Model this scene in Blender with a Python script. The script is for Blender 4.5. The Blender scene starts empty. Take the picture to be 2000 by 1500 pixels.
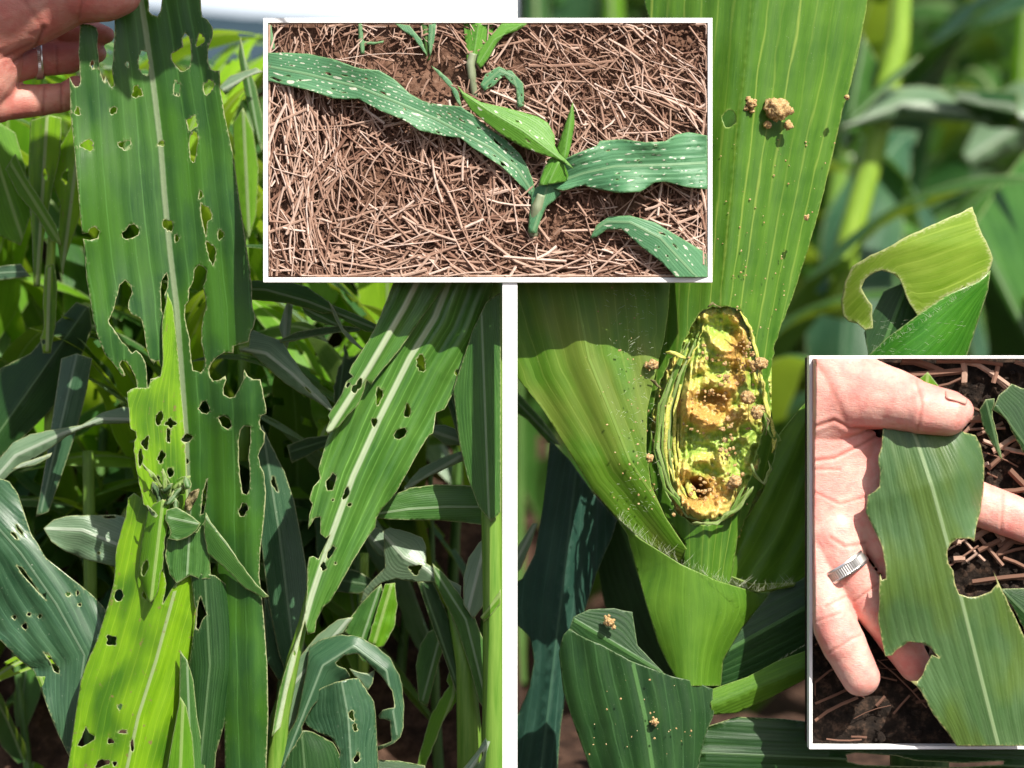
import bpy, bmesh, math, random
import numpy as np
from mathutils import Vector, noise, Matrix
from mathutils.geometry import delaunay_2d_cdt
random.seed(7); np.random.seed(7)
scn = bpy.context.scene
COL = scn.collection
S = 0.17; F = 5000.0; Z0 = 0.62          # model unit, focal length in photo pixels, eye height
# ---------------------------------------------------------------- camera, world, sun
cd = bpy.data.cameras.new('camera'); cam = bpy.data.objects.new('camera', cd); COL.objects.link(cam)
cam.location = (0, 0, Z0); cam.rotation_euler = (math.radians(90), 0, 0)
cd.sensor_width = 36; cd.lens = 90; cd.clip_start = 0.05; cd.clip_end = 3000
cd.dof.use_dof = True; cd.dof.focus_distance = 9.62*S; cd.dof.aperture_fstop = 5.6
scn.camera = cam
sv = Vector((.36, -.64, .68)).normalized()
EL = math.asin(sv.z); AZ = math.atan2(sv.x, sv.y)
w = bpy.data.worlds.new("World"); scn.world = w; w.use_nodes = True
nt = w.node_tree; bg = nt.nodes['Background']; sky = nt.nodes.new('ShaderNodeTexSky')
sky.sky_type = 'NISHITA'; sky.sun_disc = False; sky.sun_elevation = EL; sky.sun_rotation = AZ
sky.air_density = 1.0; sky.dust_density = 3.0
tc = nt.nodes.new('ShaderNodeTexCoord'); sx = nt.nodes.new('ShaderNodeSeparateXYZ'); nt.links.new(tc.outputs['Generated'], sx.inputs[0])
mr = nt.nodes.new('ShaderNodeMapRange'); nt.links.new(sx.outputs[2], mr.inputs[0]); mr.inputs[1].default_value = .15; mr.inputs[2].default_value = .23; mr.inputs[3].default_value = 1; mr.inputs[4].default_value = 0
hz = nt.nodes.new('ShaderNodeMix'); hz.data_type = 'RGBA'; nt.links.new(mr.outputs[0], hz.inputs[0]); nt.links.new(sky.outputs[0], hz.inputs[6]); hz.inputs[7].default_value = (10.5, 11.5, 12.5, 1)   # bright milky haze low over the hills
nt.links.new(hz.outputs[2], bg.inputs[0]); bg.inputs[1].default_value = 0.07
ld = bpy.data.lights.new('sun', 'SUN'); ld.energy = 5.0; ld.angle = math.radians(.5); ld.color = (1, .95, .86)
sun = bpy.data.objects.new('sun', ld); COL.objects.link(sun); sun.rotation_euler = (-sv).to_track_quat('-Z', 'Y').to_euler()
scn.view_settings.view_transform = 'Standard'; scn.view_settings.look = 'None'
scn.view_settings.exposure = 0.58; scn.view_settings.gamma = 1
scn.cycles.transparent_max_bounces = 12; scn.cycles.max_bounces = 8

# ---------------------------------------------------------------- helpers
def P(px, py, Y): return Vector(((px-1000)*Y/F*S, Y*S, (750-py)*Y/F*S+Z0))
def Pn(a, Y): return np.stack([(a[:, 0]-1000)*Y/F*S, Y*S, (750-a[:, 1])*Y/F*S+Z0], 1)
def U(px, Y=9.6): return px*Y/F*S
def tag(o, label=None, cat=None, group=None, kind=None):
    if label: o['label'] = label
    if cat: o['category'] = cat
    if group: o['group'] = group
    if kind: o['kind'] = kind
    return o
def thing(name, loc, label, cat, group=None):
    o = bpy.data.objects.new(name, None); COL.objects.link(o); o.location = loc; o.empty_display_size = .02
    return tag(o, label, cat, group)
def mesh_obj(name, verts, faces, mat, parent=None, smooth=True, attrs=None, uv=None):
    me = bpy.data.meshes.new(name)
    off = np.array(parent_world(parent)) if parent else np.zeros(3)
    v = np.asarray(verts, dtype=float)-off
    me.from_pydata(v.tolist(), [], [list(map(int, f)) for f in faces]); me.update()
    if smooth: me.polygons.foreach_set('use_smooth', [True]*len(me.polygons))
    if attrs:
        for k, a in attrs.items():
            at = me.attributes.new(k, 'FLOAT', 'POINT'); at.data.foreach_set('value', np.asarray(a, dtype=np.float32))
    if uv is not None:
        at = me.attributes.new('luv', 'FLOAT_VECTOR', 'POINT')
        at.data.foreach_set('vector', np.asarray(uv, dtype=np.float32).ravel())
    if mat: me.materials.append(mat)
    o = bpy.data.objects.new(name, me); COL.objects.link(o)
    if parent: o.parent = parent
    return o
def parent_world(p):
    l = Vector(p.location)
    while p.parent: p = p.parent; l = l+Vector(p.location)
    return l

# ---------------------------------------------------------------- materials
def newmat(name):
    m = bpy.data.materials.new(name); m.use_nodes = True; t = m.node_tree; t.nodes.clear(); return m, t
class N:
    def __init__(s, t): s.t = t
    def n(s, typ, **k):
        o = s.t.nodes.new(typ)
        for a, b in k.items(): setattr(o, a, b)
        return o
    def l(s, a, b): s.t.links.new(a, b)
    def put(s, sock, v):
        if hasattr(v, 'is_linked') or hasattr(v, 'links'): s.l(v, sock)
        else: sock.default_value = v
    def math(s, op, a, b=0.0, c=None, clamp=False):
        o = s.n('ShaderNodeMath', operation=op, use_clamp=clamp); s.put(o.inputs[0], a); s.put(o.inputs[1], b)
        if c is not None: s.put(o.inputs[2], c)
        return o.outputs[0]
    def mix(s, f, a, b, mode='MIX'):
        o = s.n('ShaderNodeMix', data_type='RGBA', blend_type=mode); s.put(o.inputs[0], f)
        s.put(o.inputs[6], (*a, 1) if isinstance(a, tuple) and len(a) == 3 else a)
        s.put(o.inputs[7], (*b, 1) if isinstance(b, tuple) and len(b) == 3 else b); return o.outputs[2]
    def noise(s, vec, scale=5, detail=3, rough=.5, out=0):
        o = s.n('ShaderNodeTexNoise'); 
        if vec is not None: s.l(vec, o.inputs['Vector'])
        o.inputs['Scale'].default_value = scale; o.inputs['Detail'].default_value = detail; o.inputs['Roughness'].default_value = rough
        return o.outputs[out]
    def ramp(s, v, a, b, lo=0., hi=1.):
        o = s.n('ShaderNodeMapRange', clamp=True); s.put(o.inputs[0], v); o.inputs[1].default_value = a; o.inputs[2].default_value = b
        o.inputs[3].default_value = lo; o.inputs[4].default_value = hi; return o.outputs[0]
    def scale(s, v, xyz):
        o = s.n('ShaderNodeVectorMath', operation='MULTIPLY'); s.l(v, o.inputs[0]); o.inputs[1].default_value = xyz; return o.outputs[0]
    def bump(s, h, strength=.3, dist=.001):
        o = s.n('ShaderNodeBump'); s.l(h, o.inputs['Height']); o.inputs['Strength'].default_value = strength; o.inputs['Distance'].default_value = dist
        return o.outputs[0]
    def pbsdf(s, col, rough=.5, spec=.4, normal=None, metal=0):
        o = s.n('ShaderNodeBsdfPrincipled'); s.put(o.inputs['Base Color'], (*col, 1) if isinstance(col, tuple) else col)
        s.put(o.inputs['Roughness'], rough); s.put(o.inputs['Specular IOR Level'], spec); o.inputs['Metallic'].default_value = metal
        if normal is not None: s.l(normal, o.inputs['Normal'])
        return o
    def out(s, sh): o = s.n('ShaderNodeOutputMaterial'); s.l(sh, o.inputs[0])

def leaf_mat(name, c1, c2, mid=(.35, .45, .22), nv=9, midw=4, trans=.3, tcol=None, rough=.38, scars=0, edge=(.42, .47, .22), edgew=1.5, vein=.35, patch=None, spec=.45, brown=0, vcol=None):
    m, t = newmat(name); k = N(t)
    uv = k.n('ShaderNodeAttribute', attribute_name='luv').outputs['Vector']
    dm = k.n('ShaderNodeAttribute', attribute_name='dm').outputs['Fac']
    ed = k.n('ShaderNodeAttribute', attribute_name='edge').outputs['Fac']
    sep = k.n('ShaderNodeSeparateXYZ'); k.l(uv, sep.inputs[0])
    fine = k.noise(k.scale(uv, (26, .5, 1)), 3, 3, .6)
    med = k.noise(k.scale(uv, (5, .35, 1)), 2, 2, .5)
    big = k.noise(k.scale(uv, (1.2, .8, 1)), 1.3, 3, .6)
    f = k.math('ADD', k.math('MULTIPLY', fine, .35), k.math('MULTIPLY', med, .4)); f = k.math('ADD', f, k.math('MULTIPLY', big, .55))
    f = k.ramp(f, .42, .9)
    col = k.mix(f, c1, c2)
    if patch: col = k.mix(k.ramp(k.noise(k.scale(uv, (1.5, .5, 1)), 1.1, 2, .5), .45, .62, 0, .8), col, patch)
    # parallel veins
    fr = k.math('FRACT', k.math('MULTIPLY', k.math('ADD', sep.outputs[0], k.math('MULTIPLY', med, .09)), nv))
    tri = k.math('ABSOLUTE', k.math('SUBTRACT', fr, .5))
    vl = k.ramp(tri, .0, .09, 1, 0); vl = k.math('MULTIPLY', vl, k.ramp(k.noise(k.scale(uv, (nv*.9, .12, 1)), 1, 1, .5), .38, .62, .08, 1))
    col = k.mix(k.math('MULTIPLY', vl, vein), col, vcol or tuple(min(1, x*2.2+.05) for x in c2))
    col = k.mix(k.ramp(tri, .3, .5, 0, .14), col, tuple(x*.75 for x in c1))
    # midrib
    mr = k.ramp(dm, midw*.55, midw, 1, 0); col = k.mix(k.math('MULTIPLY', mr, .85), col, mid)
    if scars:
        sn = k.noise(k.scale(uv, (3.5, 2.6, 1)), 3.5, 4, .7); th = .755-.12*scars
        sm = k.ramp(sn, th, th+.03); col = k.mix(k.math('MULTIPLY', sm, .8), col, (.5, .55, .42))
    pn = k.noise(k.scale(uv, (40, 12, 1)), 3, 1, .5); col = k.mix(k.ramp(pn, .73, .77, 0, .55), col, (.5, .55, .35))
    if brown: col = k.mix(k.ramp(k.noise(k.scale(uv, (3, 2, 1)), 2.5, 4, .6), .64-.05*brown, .70-.05*brown, 0, .85), col, (.28, .19, .08))
    ew = k.noise(k.scale(uv, (14, 6, 1)), 2.2, 2, .5); e = k.ramp(k.math('ADD', ed, k.math('MULTIPLY', k.math('SUBTRACT', .5, ew), edgew*4)), edgew*.2, edgew*1.3, 1, 0); e2 = k.ramp(k.math('ADD', ed, k.math('MULTIPLY', k.math('SUBTRACT', .55, ew), 40)), 0, edgew*3, 1, 0); col = k.mix(k.math('MULTIPLY', e2, .35), col, tuple(x*.6+y*.4 for x, y in zip(c2, edge)))
    col = k.mix(k.math('MULTIPLY', e, .8), col, edge)
    h = k.math('ADD', k.math('MULTIPLY', tri, .8), k.math('MULTIPLY', fine, .5)); h = k.math('ADD', h, k.math('MULTIPLY', mr, 1.2))
    nor = k.bump(h, .38, .0006)
    p = k.pbsdf(col, k.ramp(med, .3, .7, rough-.05, rough+.1), spec, nor)
    tr = k.n('ShaderNodeBsdfTranslucent'); tc = k.mix(.65, col, tcol or (.45, .62, .03)); k.l(tc, tr.inputs[0]); k.l(nor, tr.inputs[1])
    mx = k.n('ShaderNodeMixShader'); mx.inputs[0].default_value = trans; k.l(p.outputs[0], mx.inputs[1]); k.l(tr.outputs[0], mx.inputs[2])
    k.out(mx.outputs[0]); return m
M = {}
M['hero'] = leaf_mat('held_leaf', (.014, .075, .022), (.07, .20, .03), (.30, .38, .22), nv=7, midw=7, patch=(.07, .21, .015), trans=.4, rough=.42, edge=(.55, .56, .30), vein=.35)
M['lime'] = leaf_mat('lime_leaf', (.13, .32, .008), (.30, .55, .012), (.42, .52, .25), nv=10, midw=4, trans=.4, rough=.36, brown=.2, patch=(.03, .14, .008), vein=.25)  # backlit glow put into the lime, shadow pattern into the deep green patch
M['lime2'] = leaf_mat('fresh_green_leaf', (.07, .22, .008), (.17, .40, .012), (.35, .50, .15), nv=9, midw=4, trans=.4, rough=.4)
M['blue'] = leaf_mat('blue_green_leaf', (.016, .066, .030), (.07, .165, .075), (.18, .28, .17), nv=10, midw=2.6, trans=.22, rough=.3, spec=.6, tcol=(.2, .45, .03), scars=.7)
M['dark'] = leaf_mat('dark_leaf', (.008, .04, .010), (.03, .10, .018), (.11, .20, .08), nv=10, midw=2.6, trans=.3, rough=.4)
M['mid'] = leaf_mat('mid_green_leaf', (.025, .10, .018), (.09, .23, .04), (.28, .40, .22), nv=10, midw=2.8, trans=.33, rough=.36)
M['pale'] = leaf_mat('pale_leaf', (.09, .18, .09), (.25, .36, .22), (.42, .5, .38), nv=10, midw=4, trans=.28, rough=.3, tcol=(.35, .55, .08), scars=.4, spec=.6)
M['pleat'] = leaf_mat('pleated_leaf', (.035, .14, .018), (.14, .32, .05), (.62, .72, .48), nv=9, midw=7, trans=.3, rough=.3, vein=.5, spec=.65)
M['bgl'] = leaf_mat('field_leaf_fresh', (.08, .25, .01), (.24, .48, .025), nv=8, midw=4, trans=.5)
M['bgd'] = leaf_mat('field_leaf_dark', (.015, .07, .018), (.07, .19, .04), nv=8, midw=4, trans=.35)
M['bgy'] = leaf_mat('field_leaf_yellow', (.14, .32, .01), (.32, .55, .02), nv=8, midw=4, trans=.45)
M['sheath'] = leaf_mat('sheath_leaf', (.032, .12, .008), (.12, .27, .018), (.16, .32, .03), nv=7, midw=.1, trans=.25, rough=.45, vein=.6, vcol=(.36, .46, .08), edge=(.3, .42, .1))
M['blade'] = leaf_mat('close_blade', (.05, .16, .008), (.15, .30, .018), (.2, .32, .05), nv=9, midw=3, trans=.3, rough=.45, vein=.5, patch=(.17, .24, .03), edge=(.3, .42, .1), vcol=(.32, .42, .08))
M['cup'] = leaf_mat('collar', (.05, .16, .008), (.15, .31, .02), (.14, .30, .03), nv=5, midw=.1, trans=.3, rough=.5, vein=.15, edge=(.3, .42, .12))
M['curl'] = leaf_mat('curled_leaf', (.15, .30, .012), (.34, .48, .06), (.34, .48, .08), nv=5, midw=.1, trans=.35, rough=.45, vein=.3, edge=(.6, .62, .3), edgew=5)
M['gloss'] = leaf_mat('glossy_leaf', (.02, .13, .01), (.08, .27, .02), (.1, .27, .03), nv=9, midw=.1, trans=.2, rough=.25, vein=.2, edge=(.4, .5, .2), edgew=2)
M['r_dark'] = leaf_mat('shade_painted_blade', (.006, .035, .010), (.03, .10, .018), (.08, .2, .05), nv=6, midw=5, trans=.25, rough=.45, edge=(.15, .22, .1))  # shade of the low blades is put into this dark green
M['r_blue'] = leaf_mat('blue_shade_painted_blade', (.008, .045, .03), (.03, .095, .06), (.05, .13, .08), nv=5, midw=3, trans=.2, rough=.5, edge=(.15, .22, .1))  # blue green darkened to carry the shade in its colour
M['tray'] = leaf_mat('seedling_leaf', (.055, .20, .09), (.14, .34, .16), (.20, .36, .18), nv=7, midw=3, trans=.25, rough=.42, edge=(.2, .38, .16))
M['tray2'] = leaf_mat('seedling_fresh_leaf', (.07, .25, .02), (.18, .42, .05), (.2, .4, .1), nv=8, midw=2, trans=.3, rough=.42, edge=(.2, .4, .1), scars=.2)
M['palm'] = leaf_mat('leaf_in_palm', (.05, .12, .035), (.11, .20, .075), (.26, .36, .18), nv=18, midw=4.5, trans=.2, rough=.33, edge=(.5, .48, .2), edgew=1.8, vein=.12, patch=(.10, .17, .03))

def stalk_mat(name, c1, c2, sc=300):
    m, t = newmat(name); k = N(t); g = k.n('ShaderNodeNewGeometry').outputs['Position']
    f = k.noise(k.scale(g, (sc, sc, sc*.06)), 1, 3, .6); col = k.mix(k.ramp(f, .3, .7), c1, c2)
    p = k.pbsdf(col, .45, .4, k.bump(f, .3, .0006)); p.inputs['Subsurface Weight'].default_value = 0
    k.out(p.outputs[0]); return m
M['stalk'] = stalk_mat('stalk_green', (.08, .20, .015), (.19, .32, .05))
M['stalkd'] = stalk_mat('stalk_dark', (.04, .11, .02), (.11, .21, .05))
M['stalky'] = stalk_mat('stalk_yellow', (.15, .29, .02), (.28, .42, .05))
M['seedst'] = stalk_mat('seedling_stem', (.16, .20, .10), (.30, .34, .22))
M['hair'] = stalk_mat('hair', (.6, .65, .4), (.75, .78, .6))
def simple_noise(name, stops, scale, rough=.9, bump=.5, bd=.003, spec=.2, detail=6, sub=0):
    m, t = newmat(name); k = N(t); g = k.n('ShaderNodeNewGeometry').outputs['Position']
    f = k.noise(g, scale, detail, .65); r = k.n('ShaderNodeValToRGB'); k.l(f, r.inputs[0])
    el = r.color_ramp.elements
    while len(el) < len(stops): el.new(.5)
    for e, (p_, c) in zip(el, stops): e.position = p_; e.color = (*c, 1)
    p = k.pbsdf(r.outputs[0], rough, spec, k.bump(f, bump, bd))
    if sub: p.inputs['Subsurface Weight'].default_value = sub; p.inputs['Subsurface Scale'].default_value = .004; p.inputs['Subsurface Radius'].default_value = (1, .3, .15)
    k.out(p.outputs[0]); return m
M['soil'] = simple_noise('soil', [(.3, (.012, .007, .005)), (.5, (.05, .027, .018)), (.75, (.16, .09, .06))], 60, bump=.9, bd=.006)
M['traysoil'] = simple_noise('tray_soil', [(.3, (.06, .028, .018)), (.5, (.16, .085, .055)), (.75, (.28, .17, .12))], 220, bump=.7, bd=.002)
M['darksoil'] = simple_noise('shade_painted_soil', [(.3, (.007, .005, .004)), (.52, (.022, .015, .011)), (.7, (.10, .06, .04))], 160, bump=.8, bd=.003)  # shade behind the palm is put into this near-black soil colour
M['window'] = simple_noise('windowed_skin', [(.3, (.30, .36, .24)), (.5, (.52, .54, .42)), (.7, (.66, .64, .54))], 700, .5, .3, .0004, .4)
M['white'] = simple_noise('white_paint', [(.3, (.86, .86, .85)), (.7, (.9, .9, .89))], 30, .6, .03, .0005, .3)
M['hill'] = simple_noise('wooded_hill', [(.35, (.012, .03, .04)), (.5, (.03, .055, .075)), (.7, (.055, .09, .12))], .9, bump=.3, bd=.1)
M['frass'] = simple_noise('frass', [(.3, (.20, .11, .04)), (.5, (.46, .30, .13)), (.7, (.70, .54, .32))], 900, .8, .8, .0008, sub=.2)
M['fibre'] = simple_noise('chewed_fibre', [(.3, (.22, .30, .04)), (.5, (.50, .50, .10)), (.7, (.66, .58, .25))], 800, .6, .5, .0005)
M['nail'] = simple_noise('nail', [(.3, (.56, .28, .22)), (.7, (.64, .36, .30))], 40, .35, .05, .0004, .5)
M['dry'] = simple_noise('dried_leaf', [(.3, (.06, .05, .02)), (.5, (.16, .14, .06)), (.7, (.34, .28, .17))], 500, .8, .5, .0007)
m, t = newmat('silver_ring'); k = N(t); p = k.pbsdf((.80, .77, .73), .33, .5, None, 1.0); k.out(p.outputs[0]); M['ring'] = m
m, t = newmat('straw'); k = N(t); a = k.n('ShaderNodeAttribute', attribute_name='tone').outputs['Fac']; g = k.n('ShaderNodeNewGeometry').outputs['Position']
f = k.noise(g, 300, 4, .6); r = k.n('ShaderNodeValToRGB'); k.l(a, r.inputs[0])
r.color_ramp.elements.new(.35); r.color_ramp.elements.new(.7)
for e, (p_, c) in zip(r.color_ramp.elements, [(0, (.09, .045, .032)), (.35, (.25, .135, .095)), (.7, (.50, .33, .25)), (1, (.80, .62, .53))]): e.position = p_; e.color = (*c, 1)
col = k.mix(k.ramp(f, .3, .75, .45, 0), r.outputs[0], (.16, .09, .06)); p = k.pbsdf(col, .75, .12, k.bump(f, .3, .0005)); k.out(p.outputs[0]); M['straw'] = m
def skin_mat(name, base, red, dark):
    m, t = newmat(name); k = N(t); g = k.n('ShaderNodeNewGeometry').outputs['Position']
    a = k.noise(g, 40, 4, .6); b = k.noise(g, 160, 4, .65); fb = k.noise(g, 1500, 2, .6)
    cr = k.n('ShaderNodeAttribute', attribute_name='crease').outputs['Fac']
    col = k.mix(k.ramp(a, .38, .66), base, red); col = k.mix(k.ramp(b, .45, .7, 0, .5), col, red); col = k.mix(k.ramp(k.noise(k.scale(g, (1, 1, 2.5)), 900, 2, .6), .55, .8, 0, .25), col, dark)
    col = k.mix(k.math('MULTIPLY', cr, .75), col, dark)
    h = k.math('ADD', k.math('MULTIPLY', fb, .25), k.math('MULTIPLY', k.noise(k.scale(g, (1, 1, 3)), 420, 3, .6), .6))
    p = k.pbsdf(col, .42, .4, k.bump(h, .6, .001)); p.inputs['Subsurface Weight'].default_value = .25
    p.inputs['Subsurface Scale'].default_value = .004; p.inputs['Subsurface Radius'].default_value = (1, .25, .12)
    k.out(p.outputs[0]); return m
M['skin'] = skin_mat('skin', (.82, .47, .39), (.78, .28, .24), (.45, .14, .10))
M['skind'] = skin_mat('skin_shade_painted', (.56, .27, .21), (.52, .16, .13), (.26, .07, .05))  # darker copy of skin, the hand's shade put into its colour

# ---------------------------------------------------------------- leaf blades cut from real outlines
def inpoly(pts, poly):
    x, y = pts[:, 0], pts[:, 1]; ins = np.zeros(len(pts), bool); n = len(poly); j = n-1
    for i in range(n):
        xi, yi = poly[i]; xj, yj = poly[j]
        if yi != yj:
            c = ((yi > y) != (yj > y)) & (x < (xj-xi)*(y-yi)/(yj-yi)+xi); ins ^= c
        j = i
    return ins
def segdist(pts, poly, closed=True):
    a = np.asarray(poly, float); b = np.roll(a, -1, 0)
    if not closed: a = a[:-1]; b = b[:-1]
    best = np.full(len(pts), 1e9)
    for p0, p1 in zip(a, b):
        d = p1-p0; L = max((d@d), 1e-9); tt = np.clip(((pts-p0)@d)/L, 0, 1); q = p0+tt[:, None]*d
        best = np.minimum(best, np.hypot(*(pts-q).T))
    return best
def midcoords(pts, mid):
    a = np.asarray(mid, float); best = np.full(len(pts), 1e9); s = np.zeros(len(pts)); dsg = np.zeros(len(pts)); acc = 0
    n = len(a)-1
    for i in range(n):
        d = a[i+1]-a[i]; L = math.hypot(*d); e = d/L; tt = (pts-a[i])@e
        lo = -1e9 if i == 0 else 0; hi = 1e9 if i == n-1 else L
        tc = np.clip(tt, lo, hi); q = a[i]+tc[:, None]*e; r = pts-q; dist = np.hypot(*r.T); c = e[0]*(pts-a[i])[:, 1]-e[1]*(pts-a[i])[:, 0]
        m_ = dist < best; best[m_] = dist[m_]; s[m_] = acc+tc[m_]; dsg[m_] = np.sign(c[m_])*dist[m_]; acc += L
    return s, dsg, acc
def jag(poly, step=9, amp=1.2, seed=0):
    rnd = random.Random(seed); out = []
    n = len(poly)
    for i in range(n):
        x0, y0 = poly[i]; x1, y1 = poly[(i+1) % n]; L = math.hypot(x1-x0, y1-y0); m_ = max(1, int(L/step))
        long = L > 60
        for q in range(m_):
            f = q/m_; a = amp*(.25 if long else 1)
            nx, ny = -(y1-y0)/max(L, 1e-6), (x1-x0)/max(L, 1e-6); o = rnd.uniform(-a, a) if q else rnd.uniform(-a, a)*.4
            out.append((x0+(x1-x0)*f+nx*o, y0+(y1-y0)*f+ny*o))
    return out
def ell(cx, cy, rx, ry, rot=0, seed=1, amp=.16):
    rnd = random.Random(seed*7.13+cx+cy*3); n = max(9, int((rx+ry)*.9)); n = min(n, 26); amp = amp*1.35; out = []
    ph = rnd.uniform(0, 6); k1 = rnd.choice([2, 3, 3, 4])
    for i in range(n):
        a = 2*math.pi*i/n; r = 1+amp*math.sin(k1*a+ph)+rnd.uniform(-amp, amp)*.8; x = rx*r*math.cos(a); y = ry*r*math.sin(a); c, s_ = math.cos(rot), math.sin(rot)
        out.append((cx+x*c-y*s_, cy+x*s_+y*c))
    return out
def blade(name, mat, outline, mid, Y, parent=None, holes=(), fold=0., ripple=(0, 30), wave=(0, 120), res=12, amp=1.2, ycurve=None, extra=None, thick=None, seed=0, bow=0., win=()):
    """leaf sheet: outline/holes in photo pixels, lifted into depth along its midrib"""
    ol = jag(outline, 9, amp, seed); hs = []
    for h in holes: hs.append(ell(*h) if not isinstance(h[0], (tuple, list)) else jag(h, 7, amp*.8, seed+1))
    loops = [ol]+hs; verts = []; edges = []; ws = [ell(*h) for h in win]
    for lp in loops:
        b = len(verts); verts += lp; n = len(lp); edges += [(b+i, b+(i+1) % n) for i in range(n)]
    for lp in ws:
        b = len(verts); verts += lp; n = len(lp); edges += [(b+i, b+(i+1) % n) for i in range(n)]
    mp_ = []
    for (ax, ay), (bx, by) in zip(mid[:-1], mid[1:]):
        q_ = max(1, int(math.hypot(bx-ax, by-ay)/5)); mp_ += [(ax+(bx-ax)*f/q_, ay+(by-ay)*f/q_) for f in range(q_)]
    o = np.array(ol); x0, y0 = o.min(0); x1, y1 = o.max(0)
    gx, gy = np.meshgrid(np.arange(x0, x1, res), np.arange(y0, y1, res*.9)); gx = gx+(np.arange(gx.shape[0]) % 2)[:, None]*res/2
    g = np.stack([gx.ravel(), gy.ravel()], 1); keep = inpoly(g, ol)
    for h in hs: keep &= ~inpoly(g, h)
    g = g[keep]
    if len(g):
        d = np.full(len(g), 1e9)
        for lp in loops: d = np.minimum(d, segdist(g, lp))
        d2 = segdist(g, mid, False); g = g[(d > 4.2) & (d2 > res*.35)]
    mpa = np.array(mp_); kpm = inpoly(mpa, ol)
    for h in hs: kpm &= ~inpoly(mpa, h)
    mpa = mpa[kpm]
    if len(mpa):
        d = np.full(len(mpa), 1e9)
        for lp in loops: d = np.minimum(d, segdist(mpa, lp))
        mpa = mpa[d > 3]; g = np.concatenate([g, mpa])
    ring = []
    for lp in loops:                         # a ring of points just inside every cut edge
        a = np.array(lp); t_ = np.roll(a, -1, 0)-np.roll(a, 1, 0); nrm = np.stack([-t_[:, 1], t_[:, 0]], 1); nrm /= np.maximum(np.hypot(*nrm.T), 1e-6)[:, None]
        for sgn in (1, -1): ring.append(a+nrm*2.4*sgn)
    ring = np.concatenate(ring); kp = inpoly(ring, ol)
    for h in hs: kp &= ~inpoly(ring, h)
    ring = ring[kp]; d = np.full(len(ring), 1e9)
    for lp in loops: d = np.minimum(d, segdist(ring, lp))
    ring = ring[d > 1.6]
    allv = [Vector(v) for v in verts]+[Vector(v) for v in ring]+[Vector(v) for v in g]
    V, E, T, *_ = delaunay_2d_cdt(allv, edges, [], 0, 1e-4)
    V = np.array([tuple(v) for v in V]); T = np.array([t_ for t_ in T if len(t_) == 3]); c = V[T].mean(1); kp = inpoly(c, ol)
    for h in hs: kp &= ~inpoly(c, h)
    T = T[kp]; used = np.unique(T); mp = -np.ones(len(V), int); mp[used] = np.arange(len(used)); V = V[used]; T = mp[T]
    ed = np.full(len(V), 1e9)
    for lp in loops: ed = np.minimum(ed, segdist(V, lp))
    s, ds, L = midcoords(V, mid)
    nb = 14; bi = np.clip(((s-s.min())/(s.max()-s.min()+1e-6)*nb).astype(int), 0, nb-1); wd = np.array([np.abs(ds[bi == i]).max() if (bi == i).any() else np.nan for i in range(nb)])
    wd = np.where(np.isnan(wd), np.nanmean(wd), wd)
    for _ in range(3): wd = np.convolve(np.pad(wd, 1, 'edge'), [.25, .5, .25], 'valid')
    wv = np.interp((s-s.min())/(s.max()-s.min()+1e-6)*nb-.5, np.arange(nb), wd); u = ds/np.maximum(wv, 4)
    if callable(Y): Yv = Y(V[:, 0], V[:, 1])
    else: Yv = np.full(len(V), float(Y))
    if ycurve: Yv = Yv+np.interp(s/L, [q[0] for q in ycurve], [q[1] for q in ycurve])
    Yv = Yv+fold*np.abs(ds)/100+bow*(u**2)*.1
    Yv = Yv+ripple[0]*np.sin(ds/ripple[1]*2*math.pi+seed)*np.clip(wv/60, .3, 1)+wave[0]*np.sin(s/wave[1]*2*math.pi+seed+np.sign(ds)*1.1)*(np.abs(u)**1.5)
    if extra: Yv = Yv+extra(V[:, 0], V[:, 1])
    W = Pn(V, Yv)
    # face toward the camera
    f0 = W[T[:50]]; nn = np.cross(f0[:, 1]-f0[:, 0], f0[:, 2]-f0[:, 0]).sum(0)
    if nn[1] > 0: T = T[:, ::-1]
    wi = np.zeros(len(T), int); cc = V[T].mean(1)
    for h in ws: wi[inpoly(cc, h)] = 1
    ob = mesh_obj(name, W, T, mat, parent, True, {'dm': np.abs(ds), 'edge': ed}, np.stack([u+seed*3.1, s/100+seed*1.7, 0*u], 1))
    if len(ws): ob.data.materials.append(M['window']); ob.data.polygons.foreach_set('material_index', wi.tolist())
    sd = ob.modifiers.new('thickness', 'SOLIDIFY'); sd.thickness = thick or U(1.3); sd.offset = 0; sd.use_even_offset = False
    return ob
def hull_strip(pts): return pts
def tube(name, mat, pts, parent=None, n=14, squash=1., nodes=False):
    """pts: (px,py,Y,r_px) swept tube"""
    pts = [tuple(p) for p in pts]; fine = []
    for i in range(len(pts)-1):
        for q in range(6):
            f = q/6; fine.append(tuple(pts[i][j]*(1-f)+pts[i+1][j]*f for j in range(4)))
    fine.append(pts[-1]); C = [P(p[0], p[1], p[2]) for p in fine]; verts = []; faces = []
    for i, c in enumerate(C):
        d = (C[min(i+1, len(C)-1)]-C[max(i-1, 0)]).normalized(); a = d.cross(Vector((0, 1, 0))).normalized(); b = d.cross(a).normalized(); r = U(fine[i][3], fine[i][2])
        for j in range(n): t_ = 2*math.pi*j/n; verts.append(c+a*r*math.cos(t_)+b*r*math.sin(t_)*squash)
    for i in range(len(C)-1):
        for j in range(n): faces.append((i*n+j, i*n+(j+1) % n, (i+1)*n+(j+1) % n, (i+1)*n+j))
    faces.append(tuple(range(n))[::-1]); faces.append(tuple((len(C)-1)*n+j for j in range(n)))
    nv = len(verts); return mesh_obj(name, [tuple(v) for v in verts], faces, mat, parent)
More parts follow.
